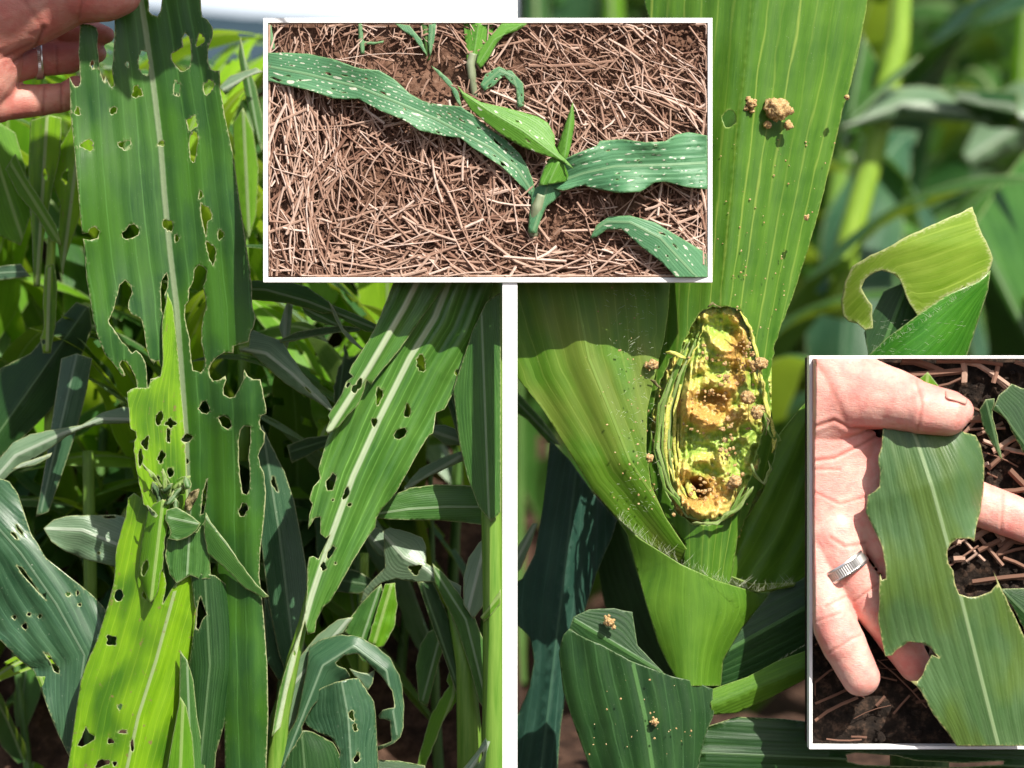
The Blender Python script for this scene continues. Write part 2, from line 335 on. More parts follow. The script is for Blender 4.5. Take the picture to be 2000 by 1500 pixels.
def band(pts, wl, wr=None):
    """polyline + half widths -> outline polygon"""
    wr = wr or wl; L = []; R = []; n = len(pts)
    for i, (x, y) in enumerate(pts):
        x0, y0 = pts[max(i-1, 0)]; x1, y1 = pts[min(i+1, n-1)]; dx, dy = x1-x0, y1-y0; l = math.hypot(dx, dy); nx, ny = -dy/l, dx/l
        L.append((x+nx*wl[i], y+ny*wl[i])); R.append((x-nx*wr[i], y-ny*wr[i]))
    return L+R[::-1]
def box(bm, x0, x1, y0, y1, z0, z1):
    v = [bm.verts.new(p) for p in ((x0, y0, z0), (x1, y0, z0), (x1, y1, z0), (x0, y1, z0), (x0, y0, z1), (x1, y0, z1), (x1, y1, z1), (x0, y1, z1))]
    for f in ((0, 3, 2, 1), (4, 5, 6, 7), (0, 1, 5, 4), (1, 2, 6, 5), (2, 3, 7, 6), (3, 0, 4, 7)): bm.faces.new([v[i] for i in f])
def bmobj(name, bm, mat, parent=None, bevel=0):
    bm.normal_update(); me = bpy.data.meshes.new(name)
    if parent: bmesh.ops.translate(bm, verts=bm.verts, vec=-parent_world(parent))
    bm.to_mesh(me); bm.free(); me.materials.append(mat); o = bpy.data.objects.new(name, me); COL.objects.link(o)
    if parent: o.parent = parent
    if bevel: b = o.modifiers.new('bevel', 'BEVEL'); b.width = bevel; b.segments = 2
    return o

# ---------------------------------------------------------------- setting: ground, hills
def sm(a, b, x): x = min(1, max(0, (x-a)/(b-a))); return x*x*(3-2*x)
def ground_z(X, Y):                       # model units relative to the eye
    l = -1.78
    if Y > 10.8: l = -1.78+(min(Y, 13.2)-10.8)*1.42
    if Y > 13.2: l = 1.63-sm(13.2, 22, Y)*.6
    r = -1.78
    if Y > 13: r = -1.78-.6*sm(13, 18, Y)
    if Y > 20: r = -2.38+(min(Y, 46)-20)*.42
    if Y > 46: r = 8.5-sm(46, 90, Y)*3
    return l*(1-sm(-.06, .06, X))+r*sm(-.06, .06, X) if Y > 10.8 else -1.78
xs = [-900, -300, -100, -50, -25]+list(np.arange(-14, -2.2, .5))+list(np.arange(-2.2, -.1, .07))+[-.09, -.06, -.03, 0, .03, .06, .09]+list(np.arange(.2, 3, .12))+list(np.arange(3, 16, .5))+[25, 50, 100, 300, 900]
ys = [-900, -100, -20, 0, 5, 9]+list(np.arange(10, 16.4, .07))+list(np.arange(16.5, 48, .4))+[52, 60, 80, 110, 200, 400, 900]
vs = []; fs = []
for y in ys:
    for x in xs:
        z = ground_z(x, y); nz = noise.noise(Vector((x*2.5, y*2.5, 3)))*.09+noise.noise(Vector((x*8, y*8, 7)))*.045
        vs.append((x*S, y*S, (z+nz)*S+Z0))
nx = len(xs)
for j in range(len(ys)-1):
    for i in range(nx-1): a = j*nx+i; fs.append((a, a+1, a+nx+1, a+nx))
tag(mesh_obj('ground', vs, fs, M['soil']), kind='structure')
vs = []; fs = []; nxh = 120; nyh = 14
for j in range(nyh):
    for i in range(nxh):
        px = -1600+i*30; fy = j/(nyh-1); Y = 19+fy*22; top = 22+(px-390)*.09 if px > 0 else -13+px*.02
        ridge = top*math.sin(min(1, fy*1.25)*math.pi/2)+(240)*(1-math.sin(min(1, fy*1.25)*math.pi/2))
        n_ = noise.noise(Vector((px*.02, fy*6, 0)))*5+noise.noise(Vector((px*.09, fy*20, 4)))*3
        v = P(px, ridge+n_, Y); vs.append(tuple(v))
for j in range(nyh-1):
    for i in range(nxh-1):
        if -1600+(i+1)*30 < 995: a = j*nxh+i; fs.append((a, a+1, a+nxh+1, a+nxh))
tag(mesh_obj('hills', vs, fs, M['hill']), kind='structure')
# ---------------------------------------------------------------- added white post and trays standing in for divider and inset borders
bm = bmesh.new(); Yp = 9.41
box(bm, U(981-1000, Yp), U(1010.5-1000, Yp), Yp*S, (Yp+.05)*S, Z0-2.2*S, P(0, 552.5, Yp).z)
box(bm, U(981-1000, Yp), U(1010.5-1000, Yp), Yp*S, (Yp+.05)*S, P(0, 34.5, Yp).z, Z0+1.75*S)
bp = P(995, 1850, Yp); pr = thing('divider_post', bp, 'tall narrow white divider strip between the two corn plots, built as an added post', 'post')
bmobj('post_board', bm, M['white'], pr, .0004)
bm = bmesh.new(); box(bm, U(960-1000, Yp), U(1031-1000, Yp), (Yp-.08)*S, (Yp+.16)*S, Z0-2.24*S, Z0-2.14*S); bmobj('foot', bm, M['white'], pr, .001)
def tray(name, label, x0, y0, x1, y1, ix0, iy0, ix1, iy1, Y, mat, disp, seed, dep=.035):
    c = P((x0+x1)/2, y1, Y); r = thing(name, c, label, 'display tray'); k = Y/F*S; yy = Y*S; dp = dep*S
    X = lambda p: (p-1000)*k
    Z = lambda p: (750-p)*k+Z0
    for a in ((x0, y0, x1, iy0), (x0, iy1, x1, y1), (x0, iy0, ix0, iy1), (ix1, iy0, x1, iy1)):
        bm = bmesh.new(); box(bm, X(a[0]), X(a[2]), yy, yy+dp, Z(a[3]), Z(a[1])); bmobj('rail', bm, M['white'], r, .00025)
    # soil slab: a thick board of earth with a clodded front
    nx, nz = 150, int(150*(y1-y0)/(x1-x0)*1.1); V = []; Fc = []; e = 3
    for j in range(nz+1):
        for i in range(nx+1):
            px = x0+e+(x1-x0-2*e)*i/nx; py = y0+e+(y1-y0-2*e)*j/nz; q = Vector((px*.012, py*.012, seed)); d = noise.fractal(q, 1.0, 2.0, 5)*disp+disp*.2
            ins = min(px-x0, x1-px, py-y0, y1-py); d *= sm(6, 40, ins)
            V.append(tuple(P(px, py, Y)*1)); v = V[-1]; V[-1] = (v[0], yy+dp+.004-d*S, v[2])
    for j in range(nz):
        for i in range(nx): a = j*(nx+1)+i; Fc.append((a, a+nx+1, a+nx+2, a+1))
    nb = len(V); 
    for (px, py) in ((x0+e, y0+e), (x1-e, y0+e), (x1-e, y1-e), (x0+e, y1-e)): v = P(px, py, Y); V.append((v.x, yy+dp+.02, v.z))
    A, B, Cc, D = 0, nx, (nz+1)*(nx+1)-1, nz*(nx+1)
    Fc += [(nb, nb+1, nb+2, nb+3), tuple([nb, nb+1]+list(range(nx, -1, -1))), tuple([nb+2, nb+3]+[nz*(nx+1)+i for i in range(nx+1)]),
           tuple([nb+3, nb]+[j*(nx+1) for j in range(nz+1)]), tuple([nb+1, nb+2]+[j*(nx+1)+nx for j in range(nz, -1, -1)])]
    mesh_obj('soil_slab', V, Fc, mat, r)
    return r
T1 = tray('straw_inset_tray', 'added white rimmed upright tray of brown soil covered in straw and corn seedlings', 514, 35, 1391.5, 551.5, 523, 44.5, 1382.5, 542, 9.4, M['traysoil'], .03, 1)
T2 = tray('dark_soil_inset_tray', 'added white rimmed upright tray of dark soil behind an open palm', 1580.5, 694.5, 2070, 1463.5, 1587, 700.5, 2062, 1457.5, 9.4, M['darksoil'], .03, 5, .07)

# straw mulch on the first tray
def straws(name, n, gen, mat, kind='stuff', label=None):
    V = []; Fc = []; tn = []
    for i in range(n):
        cx, cy, L, ang, wd, y0, tone = gen(i); segs = 3 if L > 60 else 2
        dx, dy = math.cos(ang), math.sin(ang); bend = random.gauss(0, .035)*L; tilt = random.uniform(-.008, .008); base = len(V)
        pts = []
        for q in range(segs+1):
            f = q/segs-.5; o = bend*(1-4*f*f)
            pts.append((cx+dx*L*f-dy*o, cy+dy*L*f+dx*o, y0+tilt*f*2))
        x0, x1, ya, yb = LIM
        pts = [(min(max(p[0], x0), x1), min(max(p[1], ya), yb), p[2]) for p in pts]
        if math.hypot(pts[0][0]-pts[-1][0], pts[0][1]-pts[-1][1]) < 8: continue
        for (x, y, Y) in pts:
            c = P(x, y, Y); h = U(wd/2, Y); a = Vector((-dy, 0, -dx)); a.normalize()
            for t_ in range(5):
                th = 2*math.pi*t_/5; V.append(tuple(c+a*h*math.cos(th)+Vector((0, -1, 0))*h*math.sin(th)*.8)); tn.append(tone)
        for q in range(len(pts)-1):
            for t_ in range(5): Fc.append((base+q*5+t_, base+q*5+(t_+1) % 5, base+(q+1)*5+(t_+1) % 5, base+(q+1)*5+t_))
        Fc.append(tuple(base+t_ for t_ in range(5))[::-1]); Fc.append(tuple(base+(len(pts)-1)*5+t_ for t_ in range(5)))
    return tag(mesh_obj(name, V, Fc, mat, None, False, {'tone': tn}), label, None, None, kind)
LIM = (526, 1379, 47, 539)
bare = [(735, 365, 60, 36), (845, 150, 85, 75), (1090, 430, 70, 50), (1345, 70, 45, 30), (990, 500, 40, 25), (1230, 392, 60, 25), (640, 110, 50, 22), (1010, 300, 40, 25), (560, 400, 25, 20)]
def gen1(i):
    while True:
        cx, cy = random.uniform(515, 1390), random.uniform(40, 545)
        b = max((1-((cx-a)/rx)**2-((cy-c)/ry)**2) for a, c, rx, ry in bare)
        if b < 0 or random.random() > .55+b*.45: break
    dep = .45+.55*(cy-40)/500
    r = random.random(); L = (random.uniform(14, 50) if r < .55 else random.uniform(50, 130) if r < .87 else random.uniform(110, 280))*(dep*1.1)
    if b > 0: L = min(L, 34)
    if cx < 700 and random.random() < .55: ang = random.gauss(1.45, .28)
    elif cx > 1000 and cy < 300 and random.random() < .55: ang = random.gauss(.75, .35)
    elif cy > 430 and random.random() < .5: ang = random.gauss(.12, .3)
    else: ang = random.uniform(0, math.pi)
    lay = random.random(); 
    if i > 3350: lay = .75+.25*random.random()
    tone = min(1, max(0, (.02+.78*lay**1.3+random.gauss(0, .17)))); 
    return cx, cy, L, ang, random.choice([random.uniform(1.4, 3.4), random.uniform(2, 4), random.uniform(3, 6.6)])*(.55+.6*dep)*(1.0 if L > 40 else .8), 9.432-.028*lay, tone
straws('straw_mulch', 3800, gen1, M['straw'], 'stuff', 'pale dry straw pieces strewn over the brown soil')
def clods(name, mat, n, gen, parent=None, kind='stuff', label=None, sub=1):
    bm = bmesh.new()
    for i in range(n):
        px, py, Y, r = gen(i); c = P(px, py, Y); rr = U(r, Y); q = bmesh.ops.create_icosphere(bm, subdivisions=sub, radius=rr)['verts']; s0 = random.uniform(0, 90)
        sc = Vector((random.uniform(.7, 1.4), random.uniform(.6, 1), random.uniform(.7, 1.3)))
        for v in q:
            f = 1+.5*noise.noise(v.co/rr*1.3+Vector((s0, 0, 0)))+(.25*noise.noise(v.co/rr*3.5+Vector((s0, 5, 0))) if sub > 1 else 0); v.co = Vector(v.co[j]*sc[j]*f for j in range(3))+c
    o = bmobj(name, bm, mat, parent); return tag(o, label, None, None, kind)
def gclod(i):
    a, c, rx, ry = random.choice(bare[:4]+bare[:1]*3); t_ = random.uniform(0, 6.28); r = math.sqrt(random.random())
    return min(1372, max(533, a+rx*r*math.cos(t_)*.9)), max(52, c+ry*r*math.sin(t_)), 9.428, random.uniform(1.5, 5.5)
clods('soil_crumbs', M['traysoil'], 700, gclod, None, 'stuff', 'crumbs of brown soil showing between the straw')

# holes helper: many elongated feeding scars along a leaf
def scars(mid, n, hw, smin=2, smax=7, ar=2.4, seed=0, s0=.03, s1=.97):
    rnd = random.Random(seed); out = []; a = mid; ls = [math.hypot(a[i+1][0]-a[i][0], a[i+1][1]-a[i][1]) for i in range(len(a)-1)]; L = sum(ls)
    tries = 0
    while len(out) < n and tries < n*30:
        tries += 1; s = rnd.uniform(s0, s1)*L; i = 0
        while s > ls[i]: s -= ls[i]; i += 1
        f = s/ls[i]; dx, dy = (a[i+1][0]-a[i][0])/ls[i], (a[i+1][1]-a[i][1])/ls[i]; x, y = a[i][0]+dx*s, a[i][1]+dy*s; d = rnd.uniform(-hw, hw)
        if abs(d) < 5: continue
        x -= dy*d; y += dx*d; r = smin+(smax-smin)*rnd.random()**2.2
        if all(math.hypot(x-q[0], y-q[1]) > (r+max(q[2], q[3]))*1.35+2 for q in out): out.append((x, y, r*ar*rnd.uniform(.35, .95), max(1., r*rnd.uniform(.3, .6)), math.atan2(dy, dx)+rnd.gauss(0, .08), rnd.random(), rnd.uniform(.1, .3)))
    return out
# seedlings on the tray
sd1 = thing('corn_seedling', P(1040, 455, 9.43), 'largest corn seedling, its long leaf full of pale shot holes reaching the left rim', 'seedling', 'corn seedlings growing through the straw')
m1 = [(523, 130), (600, 145), (700, 170), (780, 202), (850, 232), (960, 290), (1010, 330), (1042, 378)]
o1 = [(523.5, 103), (560, 103), (600, 105), (650, 115), (690, 130), (710, 135), (740, 137), (770, 155), (800, 183), (825, 197), (850, 203), (900, 208), (925, 225), (960, 255), (990, 275), (1015, 300), (1030, 325), (1040, 350), (1045, 375), (1037, 384), (1025, 370), (1005, 350), (980, 325), (960, 312), (925, 290), (900, 270), (870, 266), (820, 255), (790, 235), (740, 215), (700, 193), (670, 194), (650, 192), (600, 175), (550, 165), (523.5, 158)]
blade('leaf', M['tray'], o1, m1, lambda x, y: 9.405-.055*np.sin(np.clip((x-523)/520, 0, 1)*math.pi), sd1, scars(m1, 26, 24, 1.6, 5.5, 3, 3), win=scars(m1, 230, 31, 1.0, 5.5, 2.4, 77), fold=-.02, wave=(.014, 210), res=7, amp=.4, seed=1)
m2 = [(900, 180), (960, 220), (1020, 255), (1080, 300), (1118, 328)]
o2 = [(893, 166), (905, 180), (940, 200), (985, 210), (1020, 219), (1050, 228), (1070, 240), (1083, 265), (1084, 285), (1092, 300), (1105, 312), (1121, 330), (1095, 314), (1060, 302), (1020, 287), (990, 270), (950, 240), (920, 215), (905, 192)]
blade('leaf', M['tray2'], o2, m2, lambda x, y: 9.335+0*x, sd1, scars(m2, 2, 20, 1.5, 3, 3, 5), win=scars(m2, 12, 20, 1.3, 4, 3, 8), fold=.06, res=7, amp=.3, seed=2)
m3 = [(1065, 366), (1100, 352), (1140, 338), (1200, 325), (1300, 322), (1381, 318)]
o3 = [(1080, 335), (1100, 312), (1130, 298), (1165, 285), (1172, 275), (1215, 272), (1260, 278), (1300, 276), (1320, 263), (1345, 258), (1381.5, 265), (1381.5, 370), (1340, 365), (1300, 355), (1280, 356), (1250, 375), (1210, 377), (1170, 370), (1140, 362), (1100, 372), (1060, 364), (1055, 358)]
blade('leaf', M['tray'], o3, m3, lambda x, y: 9.40-.065*np.sin(np.clip((1400-x)/330, 0, 1)*math.pi), sd1, scars(m3, 5, 42, 1.5, 4, 2.6, 9, .25), win=scars(m3, 70, 45, 1.3, 4.5, 3, 12, .2), fold=-.03, wave=(.03, 150), ripple=(.0035, 14), res=6, amp=.3, seed=3)
blade('leaf_spear', M['tray2'], [(1119, 198), (1122, 240), (1116, 280), (1108, 312), (1097, 312), (1088, 288), (1100, 255)], [(1119, 198), (1102, 312)], 9.34, sd1, (), fold=.15, res=6, amp=.2, seed=4)
blade('leaf_sheath', M['tray2'], [(1075, 308), (1100, 315), (1125, 335), (1105, 355), (1062, 362), (1054, 352), (1062, 330)], [(1095, 308), (1070, 362)], 9.34, sd1, (), fold=.12, ripple=(.006, 12), res=6, amp=.2, seed=5)
tube('stalk', M['seedst'], [(1041, 460, 9.43, 11), (1044, 430, 9.405, 11.5), (1050, 405, 9.39, 12), (1058, 380, 9.385, 9)], sd1)
blade('outer_sheath', M['tray'], [(1032, 455), (1034, 420), (1038, 395), (1037, 378), (1045, 368), (1056, 360), (1075, 362), (1098, 366), (1094, 380), (1082, 392), (1068, 402), (1060, 420), (1052, 440), (1048, 456)], [(1070, 362), (1040, 456)], 9.375, sd1, (), fold=.10, res=6, amp=.6, seed=15)
blade('inner_sheath', M['tray2'], [(1052, 362), (1062, 330), (1080, 310), (1092, 306), (1080, 335), (1070, 362)], [(1085, 310), (1060, 362)], 9.35, sd1, (), fold=.1, res=6, amp=.3, seed=16)
sd2 = thing('corn_seedling', P(930, 190, 9.43), 'bright green corn seedling cut off by the top rim of the straw tray', 'seedling', 'corn seedlings growing through the straw')
blade('leaf', M['tray2'], [(905, 45), (966, 45), (962, 70), (942, 100), (934, 122), (922, 132), (912, 120), (908, 80)], [(935, 45), (922, 130)], 9.40, sd2, (), fold=.08, ripple=(.006, 15), res=6, amp=.3, seed=6)
blade('leaf', M['tray2'], [(1030, 46), (1010, 60), (985, 68), (970, 85), (955, 112), (938, 135), (930, 122), (935, 100), (955, 75), (980, 46)], [(1020, 48), (965, 78), (933, 128)], 9.385, sd2, (), fold=.05, res=6, amp=.3, seed=7)
blade('torn_leaf', M['tray'], [(938, 165), (948, 145), (975, 130), (1000, 139), (1022, 163), (1024, 206), (1012, 210), (1008, 172), (985, 147), (966, 166), (946, 178)], [(940, 170), (975, 138), (1003, 150), (1017, 208)], 9.40, sd2, scars([(940, 170), (975, 138), (1003, 150), (1017, 208)], 12, 9, 2, 4, 1.8, 4), res=6, amp=1, seed=8)
blade('small_leaf', M['tray'], [(842, 128), (858, 138), (880, 158), (895, 180), (903, 212), (893, 200), (880, 172), (858, 148)], [(842, 128), (903, 212)], 9.41, sd2, (), res=6, amp=.4, seed=9)
tube('stalk', M['seedst'], [(928, 192, 9.43, 6), (922, 150, 9.41, 8), (920, 125, 9.41, 10), (925, 105, 9.41, 9)], sd2)
sd3 = thing('corn_seedling', P(836, 116, 9.43), 'thin purple stemmed seedling at the top of the straw tray, left of the bright one', 'seedling', 'corn seedlings growing through the straw')
blade('leaf', M['tray'], [(772, 46), (800, 50), (822, 76), (836, 110), (826, 100), (808, 74), (785, 58)], [(772, 46), (830, 105)], 9.405, sd3, (), res=6, amp=.5, seed=10)
blade('leaf', M['tray'], [(838, 46), (852, 46), (848, 80), (840, 112), (836, 80)], [(845, 46), (838, 112)], 9.405, sd3, (), res=6, amp=.5, seed=11)
tube('stalk', M['stalkd'], [(836, 118, 9.43, 4), (833, 80, 9.42, 6), (828, 47, 9.42, 8)], sd3)
sd4 = thing('corn_seedling', P(1381, 545, 9.43), 'seedling showing only an arching scarred leaf, lower right of the straw tray', 'seedling', 'corn seedlings growing through the straw')
m4 = [(1155, 455), (1185, 433), (1230, 434), (1290, 465), (1350, 530)]
blade('leaf', M['tray'], [(1152, 466), (1165, 440), (1190, 423), (1230, 421), (1280, 435), (1330, 465), (1381.5, 496), (1381.5, 541.5), (1320, 541.5), (1290, 510), (1250, 480), (1215, 448), (1185, 448), (1165, 463)], m4, lambda x, y: 9.395-.04*np.sin(np.clip((x-1150)/231, 0, 1)*math.pi), sd4, scars(m4, 4, 22, 1.5, 5, 2.4, 6), win=scars(m4, 34, 26, 1.3, 5, 2.4, 16), fold=.03, res=6, amp=.3, seed=12)
sd5 = thing('corn_seedling', P(705, 105, 9.43), 'smallest seedling, a scarred strip of leaf at the top left of the straw tray', 'seedling', 'corn seedlings growing through the straw')
blade('leaf', M['tray'], [(700, 46), (707, 46), (711, 80), (712, 104), (705, 106), (701, 80)], [(703, 46), (708, 105)], 9.405, sd5, (), res=6, amp=.5, seed=13)
blade('leaf', M['tray'], [(704, 80), (735, 82), (750, 79), (748, 84), (730, 87), (706, 86)], [(704, 83), (750, 81)], 9.408, sd5, (), res=6, amp=.5, seed=14)
sd6 = thing('corn_seedling', P(535, 92, 9.43), 'seedling leaf tip in the top left corner of the straw tray', 'seedling', 'corn seedlings growing through the straw')
blade('leaf', M['tray'], [(524, 46), (530, 50), (537, 95), (530, 98), (524, 75)], [(526, 46), (533, 96)], 9.405, sd6, (), res=6, amp=.5, seed=15)

# ---------------------------------------------------------------- hands
def hand(name, groups, mat, base, label, creases=(), cut=None, voxel=.0009, smooth=7, wrinkle=1.):
    bm = bmesh.new()
    for g in groups:
        pts = []
        for (px, py, Y, r, *sq) in g:
            b2 = bmesh.new(); bmesh.ops.create_icosphere(b2, subdivisions=3, radius=U(r, Y)); c = P(px, py, Y); q = sq[0] if sq else 1
            pts += [Vector((v.co.x, v.co.y*q, v.co.z))+c for v in b2.verts]; b2.free()
        vs = [bm.verts.new(p) for p in pts]; r = bmesh.ops.convex_hull(bm, input=vs)
        dead = [e for e in r['geom_interior'] if isinstance(e, bmesh.types.BMVert)]; bmesh.ops.delete(bm, geom=dead, context='VERTS')
    me = bpy.data.meshes.new('tmp'); bm.to_mesh(me); bm.free(); o = bpy.data.objects.new('tmp', me); COL.objects.link(o)
    rm = o.modifiers.new('r', 'REMESH'); rm.mode = 'VOXEL'; rm.voxel_size = voxel
    s_ = o.modifiers.new('s', 'SMOOTH'); s_.iterations = smooth; s_.factor = .6
    dg = bpy.context.evaluated_depsgraph_get(); em = bpy.data.meshes.new_from_object(o.evaluated_get(dg)); bpy.data.objects.remove(o)
    bm = bmesh.new(); bm.from_mesh(em)
    if cut:
        for (co, no) in cut: 
            rr = bmesh.ops.bisect_plane(bm, geom=bm.verts[:]+bm.edges[:]+bm.faces[:], plane_co=co, plane_no=no, clear_outer=True)
            es = [e for e in rr['geom_cut'] if isinstance(e, bmesh.types.BMEdge)]; bmesh.ops.edgeloop_fill(bm, edges=es)
    n = len(bm.verts); bm.verts.ensure_lookup_table(); bm.normal_update()
    co = np.array([v.co[:] for v in bm.verts]); no = np.array([v.normal[:] for v in bm.verts]); px = co[:, 0]/co[:, 1]*F+1000; py = 750-(co[:, 2]-Z0)/co[:, 1]*F
    q = np.stack([px, py], 1); cr = np.zeros(n); disp = np.zeros(n)
    for (pl, wd, dep, front) in creases:
        d = segdist(q, pl, False); g = np.exp(-(d/wd)**2)*np.where(no[:, 1] < .2, 1, 0) if front else np.exp(-(d/wd)**2)
        cr = np.maximum(cr, g*min(1, abs(dep)/2.5)); disp -= g*U(dep)*.55
        disp += np.exp(-((d-wd*2.6)/(wd*1.6))**2)*U(dep)*.3
    nz = np.array([noise.noise(Vector(c)*38)*1.1+noise.noise(Vector(c)*110)*.55 for c in co])*wrinkle; disp += nz*U(1.6)
    for v, c, nn, d in zip(bm.verts, co, no, disp): v.co = Vector(c+nn*d)
    bm.to_mesh(em); bm.free(); V = [v.co[:] for v in em.vertices]; Fc = [tuple(p.vertices) for p in em.polygons]
    root = thing(name, base, label, 'hand')
    ob = mesh_obj('skin', V, Fc, mat, root, True, {'crease': cr}); return root
def ring_obj(parent, c, axis, r, width, name='ring', n=64):
    c = Vector(c); ax = Vector(axis).normalized(); a = ax.cross(Vector((0, 1, 0))).normalized(); b = ax.cross(a).normalized(); V = []; Fc = []
    prof = [(-.5, 1.0), (-.5, 1.07), (-.36, 1.10), (-.30, 1.085), (.30, 1.085), (.36, 1.10), (.5, 1.07), (.5, 1.0)]; m_ = len(prof)
    for i in range(n*2):
        t_ = math.pi*i/n; d = a*math.cos(t_)+b*math.sin(t_); gr = 1.0 if i % 2 else .98
        for (h, rr) in prof: k_ = gr if abs(h) < .35 else 1; V.append(tuple(c+ax*h*width+d*r*rr*k_))
    nn = n*2
    for i in range(nn):
        for j in range(m_): Fc.append((i*m_+j, i*m_+(j+1) % m_, ((i+1) % nn)*m_+(j+1) % m_, ((i+1) % nn)*m_+j))
    return mesh_obj(name, V, Fc, M['ring'], parent, False)
def nail_obj(parent, c, ax, up, L, W):
    """ax: along the finger, up: out of the nail"""
    c = Vector(c); ax = Vector(ax).normalized(); up = Vector(up); up = (up-ax*up.dot(ax)).normalized(); sd = ax.cross(up); V = []; Fc = []; n = 10
    for i in range(n+1):
        for j in range(n+1):
            u = i/n*2-1; v = j/n*2-1; wv = W*(1-.12*u)*math.sqrt(max(0, 1-max(0, abs(u)-.55)**2*2.2)); z = -(v*v)*W*.38-(u*u)*L*.05
            V.append(tuple(c+ax*u*L+sd*v*wv+up*z))
    for i in range(n):
        for j in range(n): a = i*(n+1)+j; Fc.append((a, a+1, a+n+2, a+n+1))
    o = mesh_obj('nail', V, Fc, M['nail'], parent); s_ = o.modifiers.new('t', 'SOLIDIFY'); s_.thickness = .0006; s_.offset = -1; return o
ycut = P(1587.3, 700, 9.4).x
h2 = hand('palm_hand', [
    [(1600, 790, 9.37, 85, .5), (1665, 765, 9.34, 80, .6), (1580, 720, 9.37, 90, .5)],
    [(1665, 765, 9.34, 76, .7), (1740, 778, 9.29, 60, .8)], [(1740, 778, 9.29, 60, .8), (1800, 797, 9.25, 49)], [(1800, 797, 9.25, 51), (1848, 806, 9.25, 46)], [(1848, 806, 9.25, 44), (1871, 803, 9.25, 31)],
    [(1600, 860, 9.39, 80, .45), (1660, 880, 9.39, 60, .45), (1640, 960, 9.39, 70, .4), (1600, 1020, 9.39, 80, .4)],
    [(1640, 960, 9.39, 70, .4), (1720, 925, 9.39, 70, .35), (1700, 1000, 9.39, 60, .4), (1630, 1050, 9.385, 62, .45)],
    [(1720, 930, 9.41, 60, .5), (1860, 965, 9.42, 46, .7)], [(1860, 965, 9.42, 46, .7), (1960, 998, 9.42, 40, .8), (2050, 1040, 9.42, 37, .8)],
    [(1690, 1000, 9.40, 48, .7), (1750, 1100, 9.40, 36, .8), (1800, 1180, 9.40, 30, .8)],
    [(1630, 1050, 9.37, 55, .6), (1655, 1110, 9.36, 42, .9)], [(1655, 1110, 9.37, 43, .95), (1706, 1180, 9.385, 43, .8)], [(1706, 1180, 9.38, 42, .8), (1755, 1250, 9.42, 38, .8), (1788, 1300, 9.43, 33, .8)],
    [(1585, 1080, 9.38, 62, .5), (1612, 1180, 9.36, 45, .85)], [(1612, 1180, 9.36, 45, .85), (1650, 1262, 9.35, 44)], [(1650, 1262, 9.35, 43), (1681, 1322, 9.35, 38)]],
    M['skin'], P(1600, 1000, 9.42), 'sunlit open palm with a silver ring, thumb pressing down a chewed corn leaf',
    creases=[([(1587, 835), (1630, 820), (1660, 836), (1727, 838)], 3.2, 3.2, 1), ([(1587, 900), (1630, 895), (1680, 870), (1722, 845)], 3, 2.6, 1), ([(1587, 917), (1640, 917)], 2.5, 1.5, 1), ([(1587, 960), (1640, 985), (1690, 970)], 2.5, 1.6, 1),
        ([(1612, 1185), (1650, 1166)], 2.5, 1.5, 1), ([(1790, 745), (1801, 790), (1792, 840)], 3, 1.5, 1), ([(1587, 700), (1610, 730), (1640, 790), (1650, 820)], 6, 1.6, 1), ([(1622, 1050), (1650, 1068), (1690, 1060)], 3, 2.0, 1),
        ([(1668, 1175), (1715, 1140)], 2.5, 1.6, 1), ([(1620, 1275), (1660, 1250), (1680, 1240)], 2.5, 1.5, 1), ([(1960, 965), (1955, 1035)], 2.5, 1.4, 1), ([(1590, 1215), (1640, 1198)], 2.5, 1.3, 1)],
    cut=[((ycut, 0, 0), (-1, 0, 0)), ((0, 0, P(0, 700.8, 9.4).z), (0, 0, 1))], voxel=.00085)
ring_obj(h2, P(1650, 1107, 9.36), P(1706, 1180, 9.36)-P(1645, 1088, 9.36), U(42.5), U(26))
nail_obj(h2, P(1868, 770, 9.205), P(1898, 786, 9.235)-P(1845, 768, 9.225), Vector((.15, -.28, 1)), U(22), U(20))
# held leaf in the palm
mp = [(1775, 820), (1790, 860), (1820, 950), (1850, 1060), (1880, 1180), (1915, 1320), (1950, 1458)]
op = [(1727, 820), (1724, 842), (1722, 870), (1716, 890), (1715, 905), (1719, 920), (1718, 950), (1708, 960), (1695, 967), (1691, 1000), (1700, 1020), (1710, 1040), (1720, 1060), (1725, 1080), (1730, 1110), (1731, 1130), (1722, 1133), (1719, 1122), (1717, 1160), (1715, 1210), (1722, 1250), (1729, 1282), (1742, 1280), (1750, 1270), (1763, 1262), (1775, 1253), (1800, 1256), (1815, 1263), (1825, 1275), (1834, 1285), (1820, 1279), (1808, 1300), (1802, 1318), (1792, 1330), (1778, 1330), (1790, 1340), (1800, 1352), (1822, 1395), (1850, 1430), (1868, 1457), (2030, 1457), (2030, 1330), (2000, 1243), (1975, 1190), (1955, 1148), (1941, 1118), (1948, 1140), (1935, 1155), (1910, 1165), (1890, 1166), (1873, 1160), (1865, 1140), (1862, 1115), (1852, 1100), (1850, 1075), (1857, 1062), (1870, 1052), (1895, 1052), (1903, 1058), (1906, 1030), (1915, 1000), (1921, 950), (1922, 900), (1915, 870), (1905, 850), (1885, 845), (1868, 838), (1850, 815)]
lp = thing('corn_leaf', P(1950, 1458, 9.33), 'picked corn leaf with scalloped bite marks lying across the sunlit palm', 'leaf')
blade('leaf_blade', M['palm'], op, mp, lambda x, y: 9.275-.0*x, lp, (), fold=.015, ycurve=[(0, 0), (.2, -.045), (.5, -.03), (1, .03)], ripple=(.0025, 24), wave=(.02, 260), res=9, amp=.7, seed=3, extra=lambda x, y: .10*np.clip((x-1860)/60, 0, 1)**2*np.clip((1050-y)/60, 0, 1))
